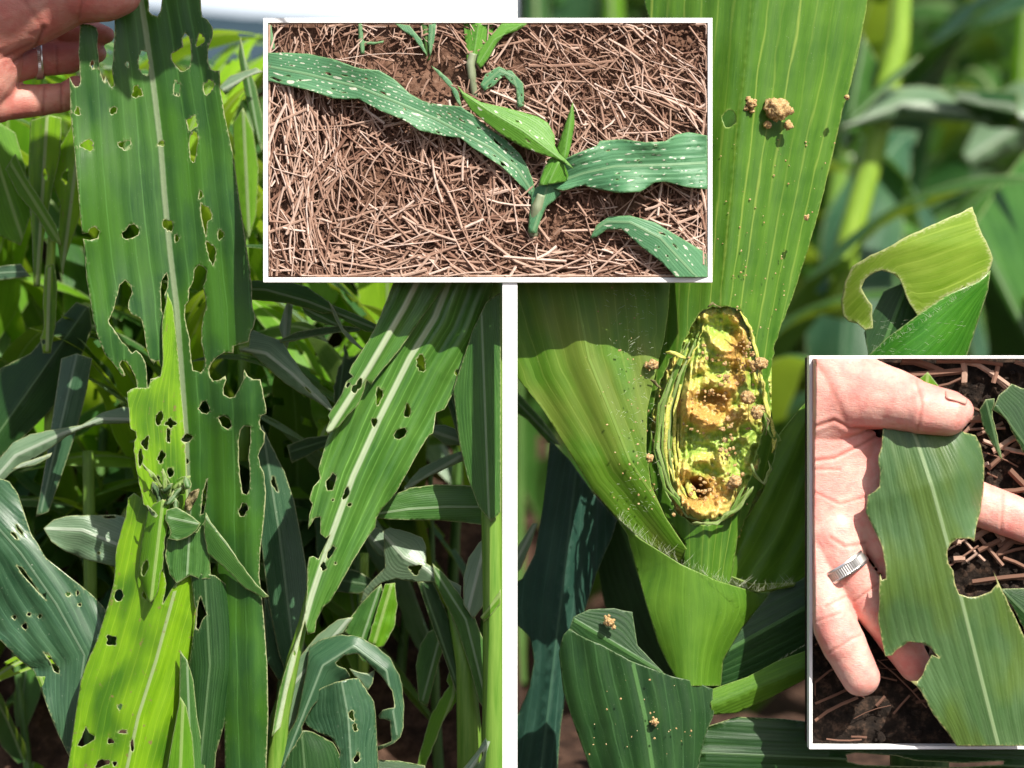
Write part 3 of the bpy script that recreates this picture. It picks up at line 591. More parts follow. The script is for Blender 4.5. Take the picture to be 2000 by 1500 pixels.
blade('folded_tip', M['lime2'], [(1778, 772), (1790, 745), (1812, 726), (1832, 752), (1842, 780)], [(1812, 726), (1808, 780)], 9.33, lp, (), fold=.02, res=7, amp=.3, seed=4)
dl = thing('corn_seedling', P(1985, 870, 9.43), 'drooping dark leaves right of the thumb on the dark soil', 'seedling')
blade('leaf', M['dark'], [(1938, 800), (1950, 772), (1975, 750), (2020, 765), (2045, 900), (2010, 905), (1985, 860), (1965, 820)], [(1945, 790), (2025, 900)], 9.39, dl, (), fold=.05, res=9, seed=5)
blade('leaf', M['dark'], [(1912, 800), (1925, 780), (1942, 778), (1938, 810), (1948, 850), (1958, 900), (1945, 880), (1922, 840)], [(1925, 780), (1955, 900)], 9.395, dl, (), fold=.05, res=9, seed=6)
blade('leaf', M['dark'], [(1955, 1150), (2045, 1148), (2045, 1250), (2005, 1240), (1980, 1190)], [(1955, 1150), (2045, 1240)], 9.40, dl, (), fold=.05, res=9, seed=7)
LIM = (1592, 2055, 706, 1452)
def gen2(i):
    up = random.random() < .62; cx = random.uniform(1780, 2040) if up else random.uniform(1600, 2040); cy = random.uniform(705, 1150) if up else random.uniform(1150, 1450)
    return cx, cy, random.uniform(20, 150), random.choice([random.gauss(-.5, .4), random.gauss(.4, .5)]), random.uniform(3, 15)*(1 if up else .5), 9.46-.01*random.random(), (random.uniform(.1, .8) if up else random.uniform(0, .3))
straws('straw_litter', 110, gen2, M['straw'], 'stuff', 'straw and stubble lying on the dark soil behind the palm')
clods('dark_soil_crumbs', M['darksoil'], 260, lambda i: (random.uniform(1597, 2050), random.uniform(712, 1446), 9.465, random.uniform(2, 9)), None, 'stuff', 'dark soil crumbs')
# ---------------------------------------------------------------- right plot: the chewed stalk close up
fr = lambda f: f
rp = thing('corn_plant', P(1380, 1700, 9.8), 'corn plant with a large ragged hole chewed through its sheath onto the yellow core', 'corn plant')
hole = [(1375, 606), (1392, 598), (1400, 602), (1420, 598), (1436, 602), (1446, 606), (1452, 622), (1462, 640), (1471, 662), (1475, 690), (1483, 715), (1488, 750), (1492, 780), (1496, 802), (1493, 830), (1488, 850), (1478, 880), (1470, 920), (1458, 955), (1440, 985), (1415, 1010), (1385, 1026), (1350, 1022), (1325, 1004), (1303, 965), (1288, 925), (1277, 880), (1272, 840), (1276, 800), (1282, 762), (1296, 735), (1308, 700), (1328, 690), (1340, 660), (1352, 635), (1362, 618)]
o = [(1240, -60), (1700, -60), (1692, 20), (1675, 110), (1655, 190), (1640, 240), (1625, 310), (1600, 410), (1580, 480), (1548, 580), (1520, 650), (1508, 700), (1500, 740), (1502, 790), (1512, 835), (1506, 850), (1512, 885), (1510, 930), (1498, 945), (1480, 960), (1462, 1000), (1440, 1050), (1430, 1120), (1412, 1200), (1400, 1290), (1330, 1290), (1330, 1150), (1338, 1060), (1300, 1010), (1275, 950), (1262, 900), (1258, 860), (1262, 800), (1275, 740), (1290, 690), (1302, 620), (1308, 560), (1318, 400), (1300, 150)]
blade('sheath', M['sheath'], o, [(1480, -60), (1440, 300), (1410, 600), (1380, 900), (1365, 1290)], 9.66, rp, [hole, (1424, 232, 12, 18, -.3, 1, .1), (1478, 905, 5, 14, .2, 2, .15)], fold=.075, ripple=(.004, 42), res=10, amp=2.6, seed=0.0, bow=.3)
# chewed core: a modelled relief of ridges, pits and pale tissue
def core():
    m, t = newmat('chewed_core'); k = N(t); a = k.n('ShaderNodeAttribute', attribute_name='yel').outputs['Fac']; b = k.n('ShaderNodeAttribute', attribute_name='rot').outputs['Fac']; g = k.n('ShaderNodeNewGeometry').outputs['Position']
    f = k.noise(g, 700, 4, .65); f2 = k.noise(k.scale(g, (900, 900, 60)), 1, 3, .6)
    gr = k.mix(k.ramp(f2, .35, .65), (.22, .36, .05), (.40, .50, .10)); ye = k.mix(k.ramp(f, .35, .65), (.48, .36, .05), (.78, .66, .22)); ro = k.mix(k.ramp(f, .35, .65), (.32, .13, .03), (.72, .40, .12))
    col = k.mix(a, gr, ye); col = k.mix(b, col, ro); col = k.mix(k.n('ShaderNodeAttribute', attribute_name='pit').outputs['Fac'], col, (.16, .055, .02)); p = k.pbsdf(col, .30, .5, k.bump(f, .6, .0008)); p.inputs['Subsurface Weight'].default_value = .15; p.inputs['Subsurface Scale'].default_value = .002
    k.out(p.outputs[0])
    nx, ny = 120, 230; V = []; Fc = []; yel = []; rot = []; dk = []
    for j in range(ny+1):
        for i in range(nx+1):
            x = 1262+245*i/nx; y = 585+465*j/ny; cx = 1392-(y-800)*.06; hw = 112-abs(y-830)*.06; u = (x-cx)/hw
            Y = 9.735+.10*u*u
            n1 = noise.fractal(Vector((x*.03, y*.03, 1)), 1, 2, 5); n2 = noise.noise(Vector((x*.018, y*.018, 9)))
            # nested gnawed rims
            def rim(cx_, cy_, rx, ry, w_, h_, p_=0):
                d = math.hypot((x-cx_)/rx, (y-cy_)/ry)+.10*n2+.07*n1; return h_*math.exp(-((d-1)/w_)**2)*(1 if p_ == 0 else max(0, min(1, .5+(cy_-y)/ry*p_)))
            pit = 0
            for (cx_, cy_, rx, ry, dep) in ((1395, 775, 33, 17, .05), (1358, 955, 30, 26, .14), (1418, 640, 26, 28, .03), (1385, 900, 24, 36, .05), (1330, 760, 10, 60, .035), (1440, 860, 26, 75, .02)):
                d = math.hypot((x-cx_)/rx, (y-cy_)/ry)+.16*n1; pit += dep*max(0, 1-max(0, d)**2.2)
            r = rim(1400, 830, 66, 150, .14, .05, .8)+rim(1375, 950, 50, 52, .35, .06)+rim(1392, 790, 56, 40, .38, .065)+rim(1420, 640, 36, 44, .22, .035, -.8)+rim(1395, 812, 96, 205, .07, .03)+.05*math.exp(-((x-1372)/50)**2-((y-1000)/22)**2)+.04*math.exp(-((x-1355)/26)**2-((y-800)/20)**2)
            Y += pit-r-n1*.03-.014*noise.noise(Vector((x*.11, y*.11, 4)))-.02*max(0, n1)*abs(noise.noise(Vector((x*.2, y*.2, 8))))
            s_ = .009*math.sin((x-cx)*.55+n1*2)*(1 if u < -.3 else .2); Y += s_
            V.append(tuple(P(x, y, Y)))
            cl = max(0, min(1, r*17+n1*1.1+pit*2-.25+(.5 if y > 960 else 0)+(.35 if u < -.45 else 0)))
            dr = min(math.hypot((x-1385)/62, (y-800)/44), math.hypot((x-1372)/52, (y-965)/48), math.hypot((x-1440)/22, (y-700)/80)); rt = max(0, min(1, (1.15-dr)*1.6+n1*.8+pit*5))
            yel.append(cl); rot.append(rt*.8); dk.append(max(0, min(1, pit*9-.3+n1*.5)))
    for j in range(ny):
        for i in range(nx): a_ = j*(nx+1)+i; Fc.append((a_, a_+nx+1, a_+nx+2, a_+1))
    return mesh_obj('chewed_core', V, Fc, m, rp, True, {'yel': yel, 'rot': rot, 'pit': dk})
core()
# frayed fibre layers along the left and lower rims of the hole
LF = [(1372, 606), (1345, 660), (1314, 720), (1288, 800), (1284, 880), (1300, 950), (1338, 1008), (1385, 1024), (1430, 1002), (1462, 955)]
for q in range(13):
    ox = q*4.6; cx_, cy_ = 1392, 820; sh = [(x+(cx_-x)*ox/115+random.gauss(0, 2), y+(cy_-y)*ox/330+random.gauss(0, 4)) for x, y in LF]
    a = random.choice([0, 0, 1, 1, 2]); b = random.choice([5, 6, 7, 8, 10] if q > 2 else [9, 10]); pts = sh[a:max(b, a+4)]; wd = [.8]+[random.uniform(1.2, 4.4) for _ in pts[2:]]+[.8]
    dy = random.uniform(-.012, .012)
    blade('fibre_layer', M[random.choice(['fibre', 'fibre', 'sheath', 'lime2'])], band(pts, wd), pts, lambda x, y, q=q, dy=dy: 9.655+.011*q+dy+.010*np.sin(y*.045+q*1.7), rp, (), res=6, amp=2.2, seed=q+1, thick=U(1.6))
for q, (pts, w_, mt_) in enumerate((([(1446, 608), (1466, 640), (1478, 690), (1484, 745)], 3, 'fibre'), ([(1484, 720), (1494, 770), (1500, 805), (1514, 850), (1508, 885)], 4, 'fibre'), ([(1480, 790), (1498, 830), (1520, 862), (1508, 868)], 6, 'sheath'), ([(1468, 905), (1476, 930), (1492, 945), (1506, 915), (1500, 900)], 3.5, 'lime2'), ([(1352, 1022), (1400, 1022), (1442, 992), (1472, 950)], 4, 'lime2'), ([(1300, 688), (1318, 690), (1340, 700)], 4, 'fibre'), ([(1292, 760), (1278, 745), (1270, 742)], 3, 'dry'), ([(1382, 600), (1392, 592), (1408, 600)], 2, 'dry'), ([(1488, 800), (1500, 822), (1496, 850)], 3, 'dry'))):
    blade('torn_strip', M[mt_], band(pts, [1]+[w_]*(len(pts)-2)+[1]), pts, 9.625, rp, (), res=6, amp=2.2, seed=q+20, thick=U(1.8), wave=(.01, 60))
def gfr(i):
    c = random.choice([(1425, 745, 26, 18), (1350, 790, 34, 26), (1372, 990, 60, 22), (1370, 955, 22, 22), (1400, 700, 45, 12), (1450, 720, 10, 70), (1460, 690, 10, 40), (1385, 830, 55, 25), (1425, 880, 14, 60), (1395, 770, 30, 10)]); x, y = random.gauss(c[0], c[2]*.6), random.gauss(c[1], c[3]*.6)
    x = min(1478, max(1290, x)); y = min(1018, max(620, y)); return x, y, 9.69+random.uniform(-.02, .015), random.uniform(1, 4.2)
clods('frass_crumbs', M['frass'], 190, gfr, rp, 'stuff', sub=2)
def lumps(name, label, lst, mat='frass', grp=None, sub=3):
    for (x, y, Y, r, n_) in lst: pass
FG = 'crumbs of caterpillar frass on the corn'
def frass(label, x, y, Y, r, n_=1, sp=1.):
    bm = bmesh.new()
    for i in range(n_):
        dx, dy, rr = (0, 0, r) if i == 0 else (random.gauss(0, r*.7), random.gauss(0, r*.6), r*random.uniform(.25, .6)); c = P(x+dx, y+dy, Y-.01*(i == 0)); R = U(rr, Y); s0 = random.uniform(0, 99)
        for v in bmesh.ops.create_icosphere(bm, subdivisions=4 if i == 0 else 3, radius=R)['verts']:
            f = 1+.45*noise.noise(v.co/R*1.6+Vector((s0, 0, 0)))+.4*abs(noise.noise(v.co/R*4+Vector((0, s0, 0))))+.2*noise.noise(v.co/R*11+Vector((0, 0, s0))); v.co = v.co*f*.9+c
    o = bmobj('frass_lump', bm, M['frass']); me = o.data; me.polygons.foreach_set('use_smooth', [True]*len(me.polygons)); c = P(x, y, Y); me.transform(Matrix.Translation(-c)); o.location = c
    tag(o, label, 'frass', FG); return o
frass('largest tan frass lump stuck to the green sheath near the top', 1517, 213, 9.675, 23, 14)
frass('small tan frass lump between the round shot hole and the largest lump', 1468, 203, 9.66, 9, 9)
frass('frass lump on the right rim of the chewed hole, upper one', 1487, 710, 9.63, 12, 6)
frass('round frass lump hanging inside the chewed hole at its right', 1460, 777, 9.64, 13, 5)
frass('frass cluster on the lower part of the right rim of the chewed hole', 1478, 806, 9.63, 11, 9)
frass('frass crumbs at the lower right inside the chewed hole', 1436, 940, 9.66, 12, 9)
frass('pale frass bits under the sheath edge left of the chewed hole top', 1275, 712, 9.63, 10, 10)
frass('tan frass crumbs on the left edge of the chewed hole, halfway down', 1268, 895, 9.63, 7, 5)
frass('tiny frass crumbs on the right edge of the sheath, upper right', 1575, 425, 9.64, 5, 6)
frass('narrow brown frass sliver on the sheath edge near the top right', 1654, 190, 9.7, 5, 4)
def dust(i):
    r = random.random()
    if r < .35: y = random.uniform(260, 650); x = random.uniform(1400, 1640-(y-250)*.3); return x, y, 9.655+.00075*abs(x-1430), random.uniform(.7, 2.0)
    if r < .8: y = random.uniform(560, 1000); return random.gauss(1235+(y-560)*.02, 35), y, 9.585, random.uniform(.7, 2.2)
    return random.uniform(1150, 1350), random.uniform(1320, 1480), 9.53, random.uniform(.7, 2.4)
clods('frass_dust', M['frass'], 170, dust, None, 'stuff', 'fine pale frass crumbs scattered on the leaf surfaces')
# left blade, whose hairy edge sweeps down into the collar
mb = [(1190, 500), (1230, 750), (1300, 950), (1400, 1090), (1540, 1145)]
blade('blade', M['blade'], [(985, 500), (1310, 500), (1306, 600), (1298, 660), (1280, 730), (1264, 800), (1262, 880), (1272, 950), (1300, 1010), (1340, 1070), (1400, 1115), (1470, 1140), (1555, 1138), (1550, 1146), (1480, 1158), (1400, 1134), (1330, 1102), (1250, 1052), (1205, 1012), (1160, 960), (1110, 880), (1060, 800), (1008, 735), (985, 710)], [(1110, 500), (1150, 700), (1230, 900), (1330, 1050), (1540, 1145)], lambda x, y: 9.60+.0*x+.12*np.clip((y-900)/250, 0, 1), rp, (), fold=.05, ripple=(.006, 60), res=12, amp=.5, seed=3)
blade('collar', M['cup'], [(1205, 1012), (1250, 1052), (1330, 1102), (1400, 1134), (1480, 1158), (1505, 1157), (1490, 1178), (1450, 1225), (1412, 1290), (1408, 1340), (1330, 1340), (1306, 1300), (1285, 1255), (1262, 1180), (1240, 1100), (1226, 1045)], [(1340, 1060), (1345, 1310)], 9.60, rp, (), bow=1.2, fold=.02, res=11, amp=.4, seed=4)
blade('inner_stalk', M['stalk'], [(1330, 1000), (1470, 985), (1440, 1060), (1425, 1150), (1330, 1150), (1322, 1060)], [(1385, 1000), (1375, 1150)], 9.705, rp, (), fold=.10, res=10, amp=.3, seed=5)
blade('leaf', M['cup'], [(1620, 740), (1625, 1080), (1560, 1140), (1480, 1142), (1418, 1128), (1425, 1080), (1440, 1040), (1465, 1000), (1490, 960), (1510, 900), (1520, 850), (1560, 800)], [(1600, 760), (1420, 1120)], 9.76, rp, (), fold=.05, ripple=(.008, 50), res=12, amp=.4, seed=6)
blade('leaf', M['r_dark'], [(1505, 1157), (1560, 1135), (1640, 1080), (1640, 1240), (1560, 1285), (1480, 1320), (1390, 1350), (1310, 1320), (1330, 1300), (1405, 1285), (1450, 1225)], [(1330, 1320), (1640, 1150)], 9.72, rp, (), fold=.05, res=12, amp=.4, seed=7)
blade('leaf', M['cup'], [(1385, 1348), (1460, 1322), (1520, 1290), (1600, 1262), (1640, 1262), (1640, 1290), (1570, 1328), (1500, 1365), (1440, 1392), (1390, 1396)], [(1385, 1380), (1640, 1275)], 9.62, rp, (), fold=.12, res=11, amp=.5, seed=8)
lowm = [(1230, 1270), (1260, 1400), (1280, 1540)]
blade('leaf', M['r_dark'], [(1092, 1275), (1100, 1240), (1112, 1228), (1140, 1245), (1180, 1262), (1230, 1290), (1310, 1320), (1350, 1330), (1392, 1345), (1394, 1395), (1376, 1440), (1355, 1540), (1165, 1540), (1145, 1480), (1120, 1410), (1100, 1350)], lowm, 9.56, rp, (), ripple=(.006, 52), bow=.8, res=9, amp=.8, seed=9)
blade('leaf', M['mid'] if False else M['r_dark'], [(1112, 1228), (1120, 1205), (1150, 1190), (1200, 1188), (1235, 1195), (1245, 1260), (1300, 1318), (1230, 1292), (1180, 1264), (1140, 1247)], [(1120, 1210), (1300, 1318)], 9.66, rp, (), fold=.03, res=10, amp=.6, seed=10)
frass('orange brown frass heap in the shaded hollow above the lowest ribbed leaf', 1190, 1215, 9.63, 9, 16)
frass('dry tan frass crumbs smeared on the lowest ribbed leaf', 1278, 1410, 9.545, 5, 26)
blade('leaf', M['dark'], [(1376, 1420), (1440, 1400), (1530, 1404), (1590, 1412), (1680, 1440), (1800, 1446), (2080, 1440), (2080, 1560), (1345, 1560), (1358, 1490)], [(1360, 1470), (2080, 1500)], 9.66, rp, [[(1652, 1474), (1670, 1470), (1750, 1476), (1790, 1486), (1880, 1490), (1960, 1486), (1960, 1493), (1880, 1499), (1780, 1497), (1680, 1494), (1656, 1488)]], fold=.03, ripple=(.01, 30), res=14, amp=.8, seed=11)
# fine hairs on the collar edge and blade
def hairs(name, lst, parent, r=.17):
    V = []; Fc = []
    for (x, y, Y, ax, ay, L) in lst:
        a = P(x, y, Y); b = P(x+ax*L*.6+random.gauss(0, .6), y+ay*L*.6+random.gauss(0, .6), Y-.008); c = P(x+ax*L+random.gauss(0, 1.5), y+ay*L+random.gauss(0, 1), Y-.004); w_ = U(r); n0 = len(V); d = Vector((-ay, 0, -ax))*w_
        V += [tuple(a+d), tuple(a-d), tuple(a+Vector((0, -w_, 0))), tuple(b+d*.7), tuple(b-d*.7), tuple(b+Vector((0, -w_*.7, 0))), tuple(c)]
        Fc += [(n0, n0+1, n0+4, n0+3), (n0+1, n0+2, n0+5, n0+4), (n0+2, n0, n0+3, n0+5), (n0+3, n0+4, n0+6), (n0+4, n0+5, n0+6), (n0+5, n0+3, n0+6)]
    o = mesh_obj(name, V, Fc, M['hair'], parent, False); o['kind'] = 'stuff'; return o
edge_ = [(1205, 1012), (1250, 1052), (1330, 1102), (1400, 1134), (1480, 1157), (1550, 1142)]; hl = []
for i in range(210):
    s = random.random()*5; j = min(4, int(s)); f = s-j; x = edge_[j][0]+(edge_[j+1][0]-edge_[j][0])*f; y = edge_[j][1]+(edge_[j+1][1]-edge_[j][1])*f; hl.append((x, y-1, 9.6, random.gauss(.2, .45), -.9, random.uniform(4, 26)))
for i in range(230):
    y = random.uniform(560, 1000); hl.append((random.gauss(1232+(y-560)*.03, 26), y, 9.585, random.choice([-1, 1])*random.uniform(.4, 1), random.uniform(-.2, .8), random.uniform(5, 13)))
for i in range(40):
    f = random.random(); hl.append((1520+70*f, 1292-42*f, 9.62, .5, -.8, random.uniform(5, 11)))
hairs('hairs', hl, rp)
# rolled leaf on the right
rl = thing('corn_plant', P(1800, 1700, 9.95), 'corn plant with a glossy rolled leaf bitten through, above the palm tray', 'corn plant')
blade('curled_leaf', M['curl'], [(1899, 404), (1870, 418), (1830, 435), (1780, 457), (1740, 480), (1700, 498), (1665, 520), (1650, 550), (1643, 585), (1647, 618), (1658, 628), (1675, 632), (1690, 645), (1705, 641), (1703, 615), (1703, 596), (1690, 578), (1682, 562), (1690, 545), (1705, 534), (1722, 528), (1745, 535), (1757, 546), (1765, 565), (1775, 592), (1792, 617), (1850, 577), (1912, 550), (1932, 530), (1939, 505), (1930, 480), (1915, 450)], [(1640, 590), (1740, 500), (1920, 440)], 9.78, rl, (), bow=.0, fold=.0, res=9, amp=.9, seed=2, extra=lambda x, y: .10*((x-1790)/150)**2+.08*np.clip((y-480)/150, 0, 1))
blade('curled_leaf_outside', M['gloss'], [(1672, 760), (1690, 700), (1730, 662), (1792, 616), (1850, 576), (1912, 549), (1934, 528), (1930, 565), (1915, 612), (1900, 660), (1880, 720), (1870, 760)], [(1680, 740), (1930, 540)], 9.72, rl, (), fold=.0, res=9, amp=.4, seed=3, extra=lambda x, y: .35*((x-1830+(y-620)*.45)/100)**2*.4)
blade('leaf', M['r_dark'], [(1692, 760), (1695, 690), (1688, 650), (1705, 610), (1725, 570), (1790, 540), (1810, 600), (1800, 700), (1790, 760)], [(1700, 740), (1770, 560)], 9.92, rl, (), fold=.03, res=12, amp=.8, seed=4)
tube('stalk', M['stalkd'], [(1800, 1700, 9.95, 60), (1790, 1200, 9.95, 55), (1775, 800, 9.95, 45), (1760, 680, 9.95, 22)], rl)
hl = []
for i in range(90):
    f = random.random(); hl.append((1690+240*f**.8, 690-155*f, 9.70, random.gauss(-.2, .5), -.7, random.uniform(6, 16)))
for i in range(60): hl.append((random.uniform(1700, 1880), random.uniform(620, 690), 9.68, .9, random.uniform(-.3, .5), random.uniform(6, 14)))
hairs('hairs', hl, rl)
# stalk and blade on the lower left, shade put into the dark colours
rd = thing('corn_plant', P(1090, 1700, 10.4), 'shade-painted blue green corn plant low beside the white post, left of the chewed stalk', 'corn plant')
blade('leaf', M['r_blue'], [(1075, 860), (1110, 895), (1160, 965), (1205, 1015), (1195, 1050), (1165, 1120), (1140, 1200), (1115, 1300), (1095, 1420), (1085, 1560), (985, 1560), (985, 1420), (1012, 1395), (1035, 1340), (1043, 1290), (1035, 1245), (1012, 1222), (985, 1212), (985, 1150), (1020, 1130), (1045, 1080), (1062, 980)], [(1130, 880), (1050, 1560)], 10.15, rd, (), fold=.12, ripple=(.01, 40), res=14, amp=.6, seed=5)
blade('leaf', M['pale'], [(985, 1115), (1010, 1070), (1040, 1022), (1050, 1022), (1040, 1055), (1018, 1110), (985, 1150)], [(985, 1140), (1045, 1025)], 10.25, rd, (), fold=.05, res=12, amp=.5, seed=6)
blade('leaf', M['mid'], [(985, 745), (1010, 765), (1060, 820), (1095, 870), (1070, 865), (1030, 820), (985, 790)], [(985, 760), (1090, 868)], 10.6, rd, (), fold=.05, res=12, amp=.5, seed=7)
blade('leaf', M['r_dark'], [(1180, 940), (1240, 1020), (1262, 1120), (1300, 1250), (1340, 1330), (1240, 1300), (1180, 1180), (1160, 1060)], [(1190, 960), (1320, 1320)], 10.5, rd, (), fold=.05, res=14, amp=.5, seed=8)
# large soft leaves further back (right)
def far(name_lab, parts, base):
    r = thing('corn_plant', base, name_lab, 'corn plant')
    for i, (kind, mat, a, b, Y) in enumerate(parts):
        if kind == 'leaf': blade('leaf', M[mat], a, b, Y, r, (), fold=.6, ripple=(.03, 40), res=26, amp=.5, seed=i+1, thick=U(1.3, Y))
        else: tube('stalk', M[mat], a, r)
    return r
far('blurred corn plant with a broad pale leaf arching across at the upper right', [
    ('leaf', 'pale', [(1630, 262), (1680, 215), (1735, 172), (1800, 168), (1880, 182), (1960, 195), (2060, 205), (2060, 262), (1960, 250), (1880, 238), (1800, 232), (1730, 235), (1660, 250)], [(1640, 250), (1760, 205), (2060, 235)], 16),
    ('leaf', 'dark', [(1830, 170), (1900, 175), (1990, 180), (1990, 250), (1930, 250), (1880, 205)], [(1830, 185), (1990, 220)], 15.9),
    ('leaf', 'mid', [(1650, 235), (1690, 190), (1760, 130), (1800, 108), (1790, 125), (1720, 185), (1670, 245)], [(1655, 240), (1795, 112)], 16),
    ('leaf', 'mid', [(1680, 60), (1720, 130), (1700, 230), (1650, 300), (1640, 230), (1665, 140)], [(1690, 70), (1650, 290)], 16.3),
    ('stalk', 'stalky', [(1630, 620, 16.4, 24), (1660, 460, 16.4, 25), (1700, 320, 16.4, 23), (1730, 180, 16.4, 25), (1755, 80, 16.4, 22), (1765, -80, 16.4, 18)], 0, 0)], P(1630, 900, 16.4))
far('blurred corn plant with a grey green stalk right behind the sheath edge', [
    ('stalk', 'stalk', [(1600, 640, 20, 22), (1625, 430, 20, 18), (1640, 330, 20, 17), (1650, 200, 20, 12)], 0, 0),
    ('leaf', 'pale', [(1620, 480), (1640, 400), (1655, 300), (1668, 300), (1655, 420), (1640, 480)], [(1630, 480), (1662, 300)], 20)], P(1600, 900, 20))
far('blurred corn plant whose broad leaf fills the right edge beside the rolled leaf', [
    ('leaf', 'mid', [(2090, 250), (2000, 300), (1940, 380), (1895, 450), (1905, 540), (1925, 620), (1935, 720), (1960, 800), (2090, 800)], [(1900, 440), (2080, 800)], 15),
    ('leaf', 'bgl', [(1900, 30), (1960, -60), (2060, -60), (2060, 240), (1990, 230), (1950, 190), (1955, 90)], [(2010, -60), (1990, 240)], 20),
    ('leaf', 'pale', [(1930, 190), (1990, 160), (2060, 150), (2060, 300), (1990, 290), (1900, 330), (1880, 300)], [(1890, 310), (2060, 200)], 19)], P(2100, 900, 16))
far('blurred dark corn plant high up between sheath and right edge', [
    ('leaf', 'dark', [(1700, -60), (1760, -60), (1790, 40), (1770, 110), (1740, 100), (1710, 40)], [(1720, -60), (1760, 110)], 26),
    ('leaf', 'dark', [(1760, 40), (1850, 60), (1960, 75), (2060, 70), (2060, 110), (1950, 120), (1850, 108), (1780, 90)], [(1760, 60), (2060, 95)], 25),
    ('leaf', 'bgy', [(1770, -60), (1830, -60), (1800, 30), (1785, 55)], [(1800, -60), (1785, 50)], 27),
    ('leaf', 'bgd', [(1600, 560), (1680, 600), (1650, 700), (1580, 760), (1520, 780), (1540, 660)], [(1620, 570), (1540, 780)], 24),
    ('leaf', 'pale', [(1580, 640), (1640, 630), (1680, 650), (1640, 680), (1590, 690)], [(1580, 665), (1680, 650)], 19),
    ('leaf', 'dark', [(1720, 330), (1860, 300), (1960, 330), (1900, 450), (1830, 440), (1760, 470), (1700, 480)], [(1710, 460), (1950, 330)], 23)], P(1850, 1000, 26))
far('blurred brownish green corn plant above the straw tray, beside the white post', [
    ('leaf', 'bgd', [(1020, -60), (1070, -60), (1075, 120), (1020, 120)], [(1045, -60), (1050, 120)], 20),
    ('leaf', 'bgl', [(1170, -60), (1215, -60), (1225, 120), (1180, 120)], [(1190, -60), (1200, 120)], 18),
    ('leaf', 'bgy', [(1275, -60), (1310, -60), (1320, 120), (1290, 120)], [(1290, -60), (1300, 120)], 18)], P(1180, 900, 20))
# ---------------------------------------------------------------- left plot: the held, torn corn plant
hp = thing('corn_plant', P(330, 1760, 9.75), 'tattered corn plant in the left plot whose torn leaf the hand holds up', 'corn plant')
mh = [(272, -20), (286, 70), (300, 170), (314, 285), (321, 380), (333, 500), (345, 600), (357, 760), (364, 860), (368, 1000)]
oh = [(156, 45), (175, 48), (188, 54), (192, 66), (190, 90), (193, 115), (194, 133), (199, 150), (203, 160), (206, 148), (212, 160), (217, 170), (222, 168), (222, 158), (219, 140), (221, 120), (222, 95), (224, 70), (224, 40), (235, 5), (250, -20), (290, -20),
      (291, 22), (297, 28), (308, 32), (313, 22), (316, 0), (316, -20), (392, -20), (393, 20), (395, 33), (405, 38), (410, 46), (416, 54), (415, 75), (408, 90), (406, 110), (407, 125), (413, 136), (420, 138), (429, 138), (430, 170), (440, 230), (455, 300), (467, 390), (478, 460), (487, 520), (491, 550), (493, 600), (499, 622), (495, 640), (490, 648), (486, 668), (470, 672), (457, 676), (456, 690), (440, 688), (424, 697), (414, 708), (408, 722), (410, 735), (416, 744), (428, 742), (440, 734), (442, 742), (436, 758), (437, 770), (448, 777), (458, 775), (468, 758), (475, 742), (477, 722), (484, 735), (495, 741), (508, 741), (513, 760), (519, 790), (520, 808), (510, 812), (507, 825), (510, 838), (518, 846), (516, 865), (508, 880), (504, 890), (508, 910), (515, 922), (519, 960), (516, 1010), (508, 1080), (506, 1120), (515, 1200), (522, 1300), (524, 1400), (520, 1500), (516, 1560), (440, 1560), (438, 1400), (432, 1250), (424, 1100), (414, 1040), (404, 1010), (400, 1060), (388, 1080), (372, 1030), (340, 1000), (300, 990), (284, 982), (274, 955), (268, 920), (262, 880), (263, 862), (268, 855), (266, 843), (256, 838), (252, 800), (248, 766), (256, 760), (268, 756),
      (264, 735), (254, 716), (246, 706), (238, 704), (234, 712), (240, 722), (245, 733), (240, 737), (222, 712), (204, 690), (192, 660), (182, 625), (176, 585), (174, 575), (168, 540), (166, 500), (162, 466), (176, 469), (190, 465), (195, 452), (185, 443), (176, 446), (172, 455), (160, 457), (155, 400), (152, 370), (146, 300), (138, 225), (137, 190), (136, 150), (141, 162), (147, 169), (154, 168), (157, 160), (155, 130), (153, 100), (155, 70)]
